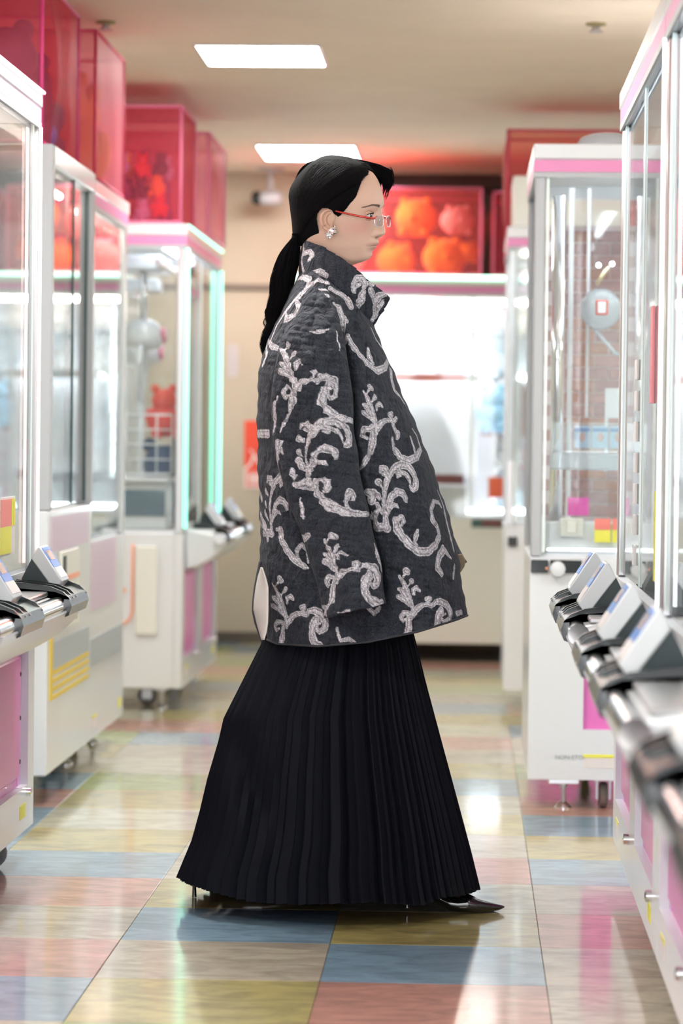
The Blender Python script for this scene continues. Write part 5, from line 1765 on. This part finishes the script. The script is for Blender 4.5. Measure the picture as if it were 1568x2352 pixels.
MOT2 = [sc4(l) for l in [
    [(438, 1150, 18), (430, 1080, 17), (420, 1010, 15), (430, 940, 17), (450, 880, 21), (485, 825, 26), (530, 790, 29), (580, 776, 29), (630, 790, 26), (670, 830, 24), (690, 880, 26), (690, 928, 23), (666, 944, 19), (646, 920, 13)],
    [(530, 830, 14), (560, 826, 16), (600, 834, 16), (630, 868, 14), (642, 900, 9)], [(538, 856, 12), (556, 846, 12)],
    [(392, 826, 12), (400, 798, 20), (434, 800, 22), (456, 830, 18), (444, 862, 9)], [(418, 838, 14), (432, 844, 12)],
    [(378, 892, 25), (396, 908, 16), (404, 926, 8)], [(374, 978, 19), (386, 1002, 13)], [(370, 1044, 20), (386, 1074, 17), (408, 1104, 8)],
    [(442, 1110, 8), (460, 1040, 17), (490, 986, 25), (530, 956, 28), (575, 966, 26), (602, 994, 25), (606, 1018, 17)],
    [(446, 1130, 7), (462, 1080, 15), (490, 1042, 19), (526, 1048, 14), (542, 1062, 7)],
    [(438, 1146, 18), (440, 1190, 28)], [(352, 1200, 24), (400, 1192, 29), (450, 1202, 29)], [(322, 1092, 6), (324, 1128, 12), (346, 1148, 18)],
    [(480, 1190, 16), (496, 1166, 19), (530, 1156, 19), (560, 1182, 19), (560, 1216, 17), (544, 1244, 12)],
    [(490, 1204, 22), (505, 1260, 31), (540, 1310, 33), (590, 1350, 33), (650, 1384, 30), (720, 1400, 28), (782, 1404, 23), (820, 1394, 12)],
    [(692, 1368, 12), (666, 1330, 19), (676, 1282, 21), (700, 1256, 24), (722, 1276, 18), (714, 1310, 12)],
]]
A1 = (679, 884); A2 = (711.5, 1090)


def place(mot, anc, to, s=1.0, sx=1.0, rot=0.0):
    c, n = math.cos(rot), math.sin(rot)
    out = []
    for l in mot:
        q = []
        for x, y, w in l:
            u, v = (x - anc[0]) * s * sx, (y - anc[1]) * s
            q.append((to[0] + u * c - v * n, to[1] + u * n + v * c, w * s))
        out.append(q)
    return out


SHO = [sc2(l) for l in [
    [(490, 300, 16), (420, 350, 18), (340, 430, 20), (270, 520, 20), (215, 610, 16), (180, 700, 16)], [(350, 440, 14), (372, 480, 24), (335, 535, 26), (280, 560, 26), (280, 520, 10)], [(370, 420, 12), (400, 380, 14)],
    [(340, 300, 12), (390, 280, 20), (435, 295, 24), (425, 330, 16)], [(500, 300, 16), (560, 320, 14)], [(520, 375, 22), (548, 380, 14)], [(552, 420, 20)] * 2, [(580, 360, 22), (640, 390, 26), (690, 430, 24), (715, 480, 18)], [(590, 470, 16), (612, 498, 14)],
    [(640, 480, 16), (660, 540, 20), (690, 575, 14)]]]
ST_SLEEVE = place(MOT1, A1, A1) + place(MOT2, A2, A2) + place(MOT1, A1, (777, 1318), 0.96) + [sc4(l) for l in [
    [(445, 190, 5), (505, 184, 9), (566, 178, 4)], [(604, 190, 8), (618, 260, 10), (630, 315, 5)],
    [(366, 1560, 26), (400, 1560, 32), (446, 1540, 26)], [(376, 1290, 5), (392, 1360, 8), (396, 1400, 14), (405, 1420, 6)], [(852, 1600, 8), (870, 1650, 18), (890, 1720, 20), (905, 1800, 14)],
    [(538, 2010, 12), (560, 2020, 18), (562, 2060, 14)], [(236, 620, 10), (216, 670, 16), (222, 740, 22), (222, 820, 18), (210, 860, 8)],
    [(236, 920, 28), (240, 980, 26), (240, 1040, 18), (244, 1100, 12)], [(262, 968, 14), (272, 986, 12)], [(640, 2052, 8), (680, 2046, 12), (716, 2044, 6)]]] + SHO
ST_BODY = place(MOT1[:11], A1, (862, 977), 0.97, 0.9) + place(MOT2[:13], A2, (886, 1190), 1.0, 0.80) + place(MOT1, A1, (946, 1400), 0.97) + place(MOT1, A1, (656, 1421), 1.0) + place(MOT2[:13], A2, (623, 1204), 0.92, 0.66) + [sc4(l) for l in [
    [(880, 800, 26), (840, 830, 20), (800, 830, 22), (786, 870, 16), (820, 890, 12)], [(860, 850, 26), (858, 920, 26), (835, 1000, 22), (800, 1060, 18), (760, 1110, 6)],
    [(985, 760, 14), (1000, 820, 22), (1026, 860, 24), (1020, 890, 14)], [(990, 890, 12), (1000, 960, 22), (1040, 1014, 26), (1100, 1040, 26), (1150, 1016, 26), (1180, 960, 18), (1150, 870, 12), (1124, 830, 8)], [(1110, 880, 8), (1130, 940, 14), (1146, 1000, 16)],
    [(1016, 1440, 16), (1050, 1412, 18), (1068, 1440, 16), (1050, 1470, 12)], [(1010, 1430, 20), (1020, 1490, 30), (1060, 1550, 32), (1110, 1606, 30), (1170, 1648, 30), (1230, 1646, 30), (1280, 1600, 30), (1304, 1540, 28), (1290, 1480, 22), (1260, 1440, 26), (1246, 1370, 20), (1268, 1310, 16), (1300, 1320, 16), (1316, 1350, 10)],
    [(1154, 1640, 14), (1140, 1590, 18), (1150, 1530, 16), (1160, 1500, 8)], [(1330, 1630, 32), (1296, 1690, 28), (1290, 1750, 26), (1320, 1796, 22)], [(1340, 1640, 26), (1380, 1690, 10)],
    [(1290, 1240, 8), (1330, 1340, 14), (1350, 1440, 18), (1380, 1560, 20), (1400, 1640, 14)], [(1404, 1740, 14), (1396, 1820, 16)],
    [(560, 0, 14), (630, 20, 22), (660, 100, 20), (665, 180, 16)], [(610, 90, 16), (590, 100, 12)], [(650, 200, 30), (670, 240, 26)], [(690, 210, 18), (730, 280, 22), (780, 340, 18), (830, 400, 24), (890, 440, 28), (940, 420, 24), (962, 370, 20), (930, 300, 12), (880, 230, 10), (850, 160, 14)],
    [(828, 290, 10), (835, 340, 20), (860, 390, 16)], [(980, 430, 20), (985, 500, 26), (1004, 570, 22), (1040, 610, 16), (1070, 660, 8)],
    [(820, 1250, 24), (860, 1260, 34), (850, 1310, 28)], [(900, 1350, 8), (870, 1410, 22), (880, 1480, 26), (920, 1490, 20)],
    [(240, 1500, 24), (250, 1570, 26), (290, 1640, 26), (340, 1700, 26), (400, 1745, 20), (425, 1756, 8)], [(220, 1500, 12), (250, 1490, 16), (262, 1530, 10)], [(400, 1740, 8), (360, 1690, 12), (350, 1640, 14), (385, 1600, 16), (425, 1640, 12), (430, 1720, 8)],
    [(110, 1400, 20), (140, 1480, 34), (160, 1560, 24)], [(106, 1240, 14), (120, 1300, 18)], [(90, 860, 30), (160, 860, 30)],
    [(160, 240, 18), (190, 280, 24), (250, 300, 14)], [(150, 260, 14), (150, 340, 22), (125, 400, 18)],
    [(620, 2160, 12), (640, 2240, 10), (700, 2230, 16), (740, 2250, 10)], [(1420, 2060, 20), (1450, 2050, 18)], [(830, 2020, 14), (870, 2060, 16), (905, 2020, 14)]]] + SHO
ST_COLLAR = [sc2([(415, 60, 12), (420, 110, 14), (410, 170, 14), (418, 240, 10)]), sc2([(425, 125, 16), (455, 115, 14), (475, 140, 14), (455, 170, 10)]),
             sc2([(770, 330, 9), (745, 345, 10), (728, 375, 14), (725, 330, 18), (745, 292, 20), (785, 290, 20), (805, 325, 18), (790, 350, 10)]), sc2([(790, 380, 16), (778, 430, 22), (745, 475, 16)]),
             sc2([(835, 320, 14), (850, 330, 12)]), sc2([(840, 360, 12), (870, 440, 22), (900, 400, 18), (950, 385, 10)]), sc2([(870, 460, 18), (870, 520, 20), (850, 560, 14)]),
             sc2([(480, 255, 12), (520, 250, 18), (560, 275, 16)]), sc2([(920, 440, 14), (880, 510, 12)])]


def paint(verts, near_map, strokes, shift=None, wf=1.04):
    """tint each vertex by its distance to the strokes, measured on the cloth"""
    base = np.array((0.026, 0.030, 0.042)); light = np.array((0.66, 0.62, 0.665)); dark = np.array((0.045, 0.04, 0.05))
    n = len(verts)
    A_ = np.array([tuple(v) for v in verts])
    samp = []
    for l in strokes:
        for (x0, y0, w0), (x1, y1, w1) in zip(l[:-1], l[1:]):
            m_ = max(2, int(math.hypot(x1 - x0, y1 - y0) / 2.2))
            for i in range(m_ + 1):
                t = i / m_
                samp.append((x0 + (x1 - x0) * t, y0 + (y1 - y0) * t, w0 + (w1 - w0) * t))
    # lift samples on to the near cloth surface
    ids, pxy = near_map
    kd2 = kdtree.KDTree(len(ids))
    for i, (a, b) in zip(ids, pxy): kd2.insert((a, b, 0), i)
    kd2.balance()
    S, R_ = [], []
    for x, y, w in samp:
        nb = kd2.find_n((x, y, 0), 4)
        if nb[0][2] > 6: continue
        ws_ = [1.0 / (q_[2] + 0.15) ** 2 for q_ in nb]
        pt_ = sum(A_[q_[1]] * w_q for q_, w_q in zip(nb, ws_)) / sum(ws_)
        S.append(pt_); R_.append(max(w * 0.001 * wf, 0.0020))
        if shift:
            for q in shift:
                S.append(pt_ * np.array((1, 0, 1)) + np.array((q[0], 2 * (YW + q[2]) - pt_[1], q[1]))); R_.append(w * 0.001 * wf)
    kd = kdtree.KDTree(len(S))
    for i, s_ in enumerate(S): kd.insert(s_, i)
    kd.balance()
    col = np.tile(base, (n, 1))
    for i in range(n):
        v = A_[i]
        best = 9.0
        for co, j, d in kd.find_n(v, 5):
            q = d / R_[j]
            if q < best: best = q; rj = R_[j]
        if best < 1.0:
            # pale band, thin dark inner outline, pale core; softly ragged edge
            k_ = 1.0 - sm((best - 0.84) / 0.16)
            if rj > 0.0042: k_ *= 1 - 0.80 * math.exp(-((best - 0.50) / 0.095) ** 2)
            k_ *= 0.90 + 0.10 * math.sin(v[0] * 800 + v[2] * 500)
            col[i] = base * (1 - k_) + light * k_
    return col


def nmap(fn, n_r, ks, nc):
    ids, xy = [], []
    for r in range(0, n_r, 2):
        for k_, a in ks:
            px, py, dy = fn(a, r / (n_r - 1))
            ids.append(r * nc + k_); xy.append((px, py))
    return ids, xy


near_c = [(i, a) for i, a in enumerate(ar) if 0 <= a <= PI][::3]
colb = paint(CV, nmap(coat_pt, NR, near_c, NC), ST_BODY, shift=[(0.0, 0.0, 0.0)])
coat = wbuild('coat', CV, CF, FABRIC, col=colb)
coat['label'] = 'oversized charcoal quilted coat with pale scroll print'
colsl = paint(SV, nmap(sleeve_pt, NRS, [(k_, PI * k_ / 200) for k_ in range(0, 200, 3)], NCS), ST_SLEEVE)
sleeve = wbuild('sleeve', SV, SF, FABRIC, coat, col=colsl)
# far sleeve: same sleeve mirrored and swung a little forward
SV2 = []
for r in range(0, NRS, 4):
    for k_ in range(0, NCS, 4):
        a = PI * k_ / 200 if k_ < 200 else PI + PI * (k_ - 200) / 100
        px, py, dy = sleeve_pt(a, r / (NRS - 1))
        t = r / (NRS - 1)
        SV2.append(P(px + 196 * t ** 1.3 * (0.97 if px > 800 else 0.9), py - 88 * t, -dy))
n2 = len(range(0, NCS, 4))
colf = colsl.reshape(NRS, NCS, 3)[::4, ::4].reshape(-1, 3)
sl2 = wbuild('sleeve', SV2, grid_mesh(SV2, len(range(0, NRS, 4)), n2), FABRIC, coat, col=colf)
for s_o in (sleeve, sl2):
    sdm = s_o.modifiers.new('s', 'SOLIDIFY'); sdm.thickness = 0.006; sdm.offset = -1
kmap = ([v * (2 * NU - 1) + u for v in range(NV) for u in range(NU - 1, 2 * NU - 1, 2)], [])
for v in range(NV):
    t = v / (NV - 1)
    for u in range(NU - 1, 2 * NU - 1, 2):
        s_ = (u - (NU - 1)) / (NU - 1)
        bx_, by_, bd = interp(CB, s_); tx_, ty_, td = interp(CT, s_)
        kmap[1].append((bx_ + (tx_ - bx_) * t, by_ + (ty_ - by_) * t))
colk = paint(KV, kmap, ST_COLLAR, None, 1.3)
collar = wbuild('collar', KV, KF, FABRIC, coat, col=colk)
sdm = collar.modifiers.new('s', 'SOLIDIFY'); sdm.thickness = 0.011; sdm.offset = 0
# hem binding
hb = []
for a in ar:
    px, py, dy = coat_pt(a, 1.0)
    hb.append(P(px, py - 1.5, dy) - WO)
HEMM = mat('charcoal_binding', (0.035, 0.037, 0.045), 0.8)
MB().tube(hb[::2] + [hb[0]], 0.0026, 6, False).build('hem', HEMM, coat, True)
# shoulder seams as sunk cords
for l in ([(723, 642, -0.10), (722, 690, -0.17), (722, 745, -0.225)],):
    pts = [P(*q) - WO for q in l]
# snaps down the front edge and on the lining
for (px, py) in ((911, 893), (957, 1052), (1002, 1196)):
    MB().lathe([(0.006, 0.0), (0.0055, -0.003), (0.003, -0.0042)], tuple(P(px - 4, py, -0.045) - WO), 1, 14).build('snap', mat('pearl', (0.75, 0.68, 0.6), 0.2, 0.3), coat, True, 40)

# open vent at the back showing the cream lining
def leaf(l, dyf, m, nm, parent, thick=0.003):
    vs, fs = [], []
    n = len(l)
    for (y, a, b) in l:
        for k_ in range(9):
            t = k_ / 8
            vs.append(P(a + (b - a) * t, y, dyf(t, y)))
    for r in range(n - 1):
        for k_ in range(8):
            fs.append((r * 9 + k_, r * 9 + k_ + 1, (r + 1) * 9 + k_ + 1, (r + 1) * 9 + k_))
    o = wbuild(nm, vs, fs, m, parent)
    q = o.modifiers.new('s', 'SOLIDIFY'); q.thickness = thick
    return o


def dens(l, n=30):
    ys = np.linspace(l[0][0], l[-1][0], n)
    return [(y, float(np.interp(y, [q[0] for q in l], [q[1] for q in l])), float(np.interp(y, [q[0] for q in l], [q[2] for q in l]))) for y in ys]


lin = leaf(dens([(1303, 601, 603), (1325, 594, 611), (1350, 589, 617), (1380, 585, 617), (1400, 584, 617), (1430, 591, 616), (1450, 597, 613), (1470, 603, 607)]), lambda t, y: -0.165 - 0.02 * math.sin(PI * t) - 0.10 * t, LINING, 'lining', coat)
leaf(dens([(1290, 597, 601), (1325, 590, 593), (1350, 585.5, 588.5), (1380, 582, 584.5), (1405, 581, 584), (1430, 586.5, 590), (1450, 593.5, 597), (1473, 601, 604)]), lambda t, y: -0.155 - 0.012 * t, HEMM, 'vent_edge', coat)
MB().lathe([(0.0045, 0.0), (0.004, -0.0025), (0.0018, -0.003), (0.0016, 0.0)], tuple(P(597, 1353, -0.20) - WO), 1, 14).build('snap', STEEL, lin, True, 40)
# far cuff lining at the front edge
leaf(dens([(1272, 1048, 1060), (1284, 1052, 1068), (1292, 1055, 1069), (1302, 1056, 1066), (1314, 1056, 1058)], 12), lambda t, y: 0.20, mat('beige_lining', (0.36, 0.27, 0.18), 0.7), 'cuff_lining', coat)

# ---------------------------------------------------------------- skirt
SKL = [(1380, 640), (1440, 612), (1480, 600), (1560, 560), (1610, 535), (1650, 515), (1700, 504), (1790, 478), (1860, 462), (1930, 443), (2015, 408), (2090, 396)]
SKR = [(1380, 925), (1450, 948), (1500, 961), (1560, 975), (1700, 1012), (1850, 1052), (1960, 1081), (2043, 1101), (2090, 1112)]
SKB = [(1380, 0.15), (1480, 0.18), (1700, 0.24), (2090, 0.31)]
SHEM = [(-1.0, 2014), (-0.93, 2030), (-0.75, 2050), (-0.5, 2072), (-0.2, 2078), (0.3, 2073), (0.6, 2080), (0.75, 2062), (0.9, 2056), (1.0, 2042)]
NP, SR = 88, 90
KPV = []
NCk = NP * 8
prs = random.Random(5)
ph = [prs.uniform(-0.16, 0.16) for _ in range(NP + 1)]
for r in range(SR):
    t = r / (SR - 1)
    for c in range(NCk):
        u = c / 8
        i = int(u); f_ = u - i
        a = 2 * PI * (i + f_ + ph[i % NP] * (1 - f_) + ph[(i + 1) % NP] * f_) / NP
        cc, ss = math.cos(a), math.sin(a)
        y1 = float(np.interp(cc, [q[0] for q in SHEM], [q[1] for q in SHEM]))
        # knife pleat: slow rise, quick fall
        saw = (f_ / 0.8) if f_ < 0.8 else (1 - (f_ - 0.8) / 0.2)
        py = 1380 + (y1 + 2.5 * (saw - .5) - 1380) * t
        l, = interp(SKL, py); r_, = interp(SKR, py); b, = interp(SKB, py)
        amp = (0.0035 + 0.0125 * t) * (0.8 + 0.5 * math.sin(i * 2.3))
        sc_ = (saw - 0.7) * amp
        px = (l + r_) / 2 + ((r_ - l) / 2 + sc_ * 1000) * cc
        swell = 0.018 * math.sin(a * 5 + 1.2) * t
        dy = -(b + sc_ + swell) * ss
        # back knee: a diagonal hollow behind the trailing leg
        if ss > 0:
            dg_ = (px - 545) - (py - 1720) * 0.35
            dy += 0.03 * math.exp(-(dg_ / 42) ** 2) * sm((py - 1600) / 120) * sm((1980 - py) / 160) * ss
        KPV.append(P(px, py, dy))
skirt = wbuild('skirt', KPV, [f[::-1] for f in grid_mesh(KPV, SR, NCk)], SKIRTM, angle=35)

# ---------------------------------------------------------------- shoes
def shoe(stations, dy, heel, label=None):
    """stations: (px, sole row, top row, half width mm)"""
    V = []
    n = 22
    xs = np.linspace(stations[0][0], stations[-1][0], 46)
    for x in xs:
        so_, tp_, hw = interp([(s_[0], s_[1], s_[2], s_[3]) for s_ in stations], x)
        for k_ in range(n):
            a = 2 * PI * k_ / n
            cs, sn = math.cos(a), math.sin(a)
            mid = so_ - (so_ - tp_) * 0.42
            yy = mid - sn * ((mid - tp_) if sn > 0 else (so_ - mid))
            if sn < 0: yy = mid + (so_ - mid) * min(1.0, abs(sn) * 1.6)
            V.append(P(x, yy, dy + hw * 0.001 * (abs(cs) ** 0.8) * (1 if cs > 0 else -1)))
    F = grid_mesh(V, len(xs), n)
    F.append(tuple(range(n))[::-1]); F.append(tuple(range(len(V) - n, len(V))))
    o = wbuild('shoe', V, F, PATENT)
    hx, ht, hb_ = heel
    MB().tube([P(hx + 7, ht, dy) - WO, P(hx + 2, ht + 14, dy) - WO, P(hx, (ht + hb_) / 2 + 6, dy) - WO, P(hx, hb_ - 1, dy) - WO], [0.016, 0.0085, 0.0045, 0.0058], 12).build('stiletto_heel', PATENT, o, True, 50)
    return o


shoe([(950, 2052, 2028, 14), (965, 2054, 2012, 26), (990, 2063, 2020, 29), (1010, 2080, 2046, 30), (1030, 2093, 2052, 36), (1050, 2095.5, 2056, 39), (1075, 2096, 2052, 41), (1095, 2096, 2062, 38), (1120, 2095, 2070, 28), (1145, 2091, 2077, 12), (1158, 2085, 2081, 3)], -0.03, (935, 2040, 2086))
shoe([(452, 2020, 1990, 14), (465, 2020, 1972, 26), (490, 2030, 1986, 29), (530, 2060, 2020, 30), (560, 2066, 2030, 37), (600, 2067, 2034, 40), (640, 2066, 2044, 30), (675, 2063, 2052, 12), (690, 2060, 2056, 3)], 0.11, (446, 2004, 2061))
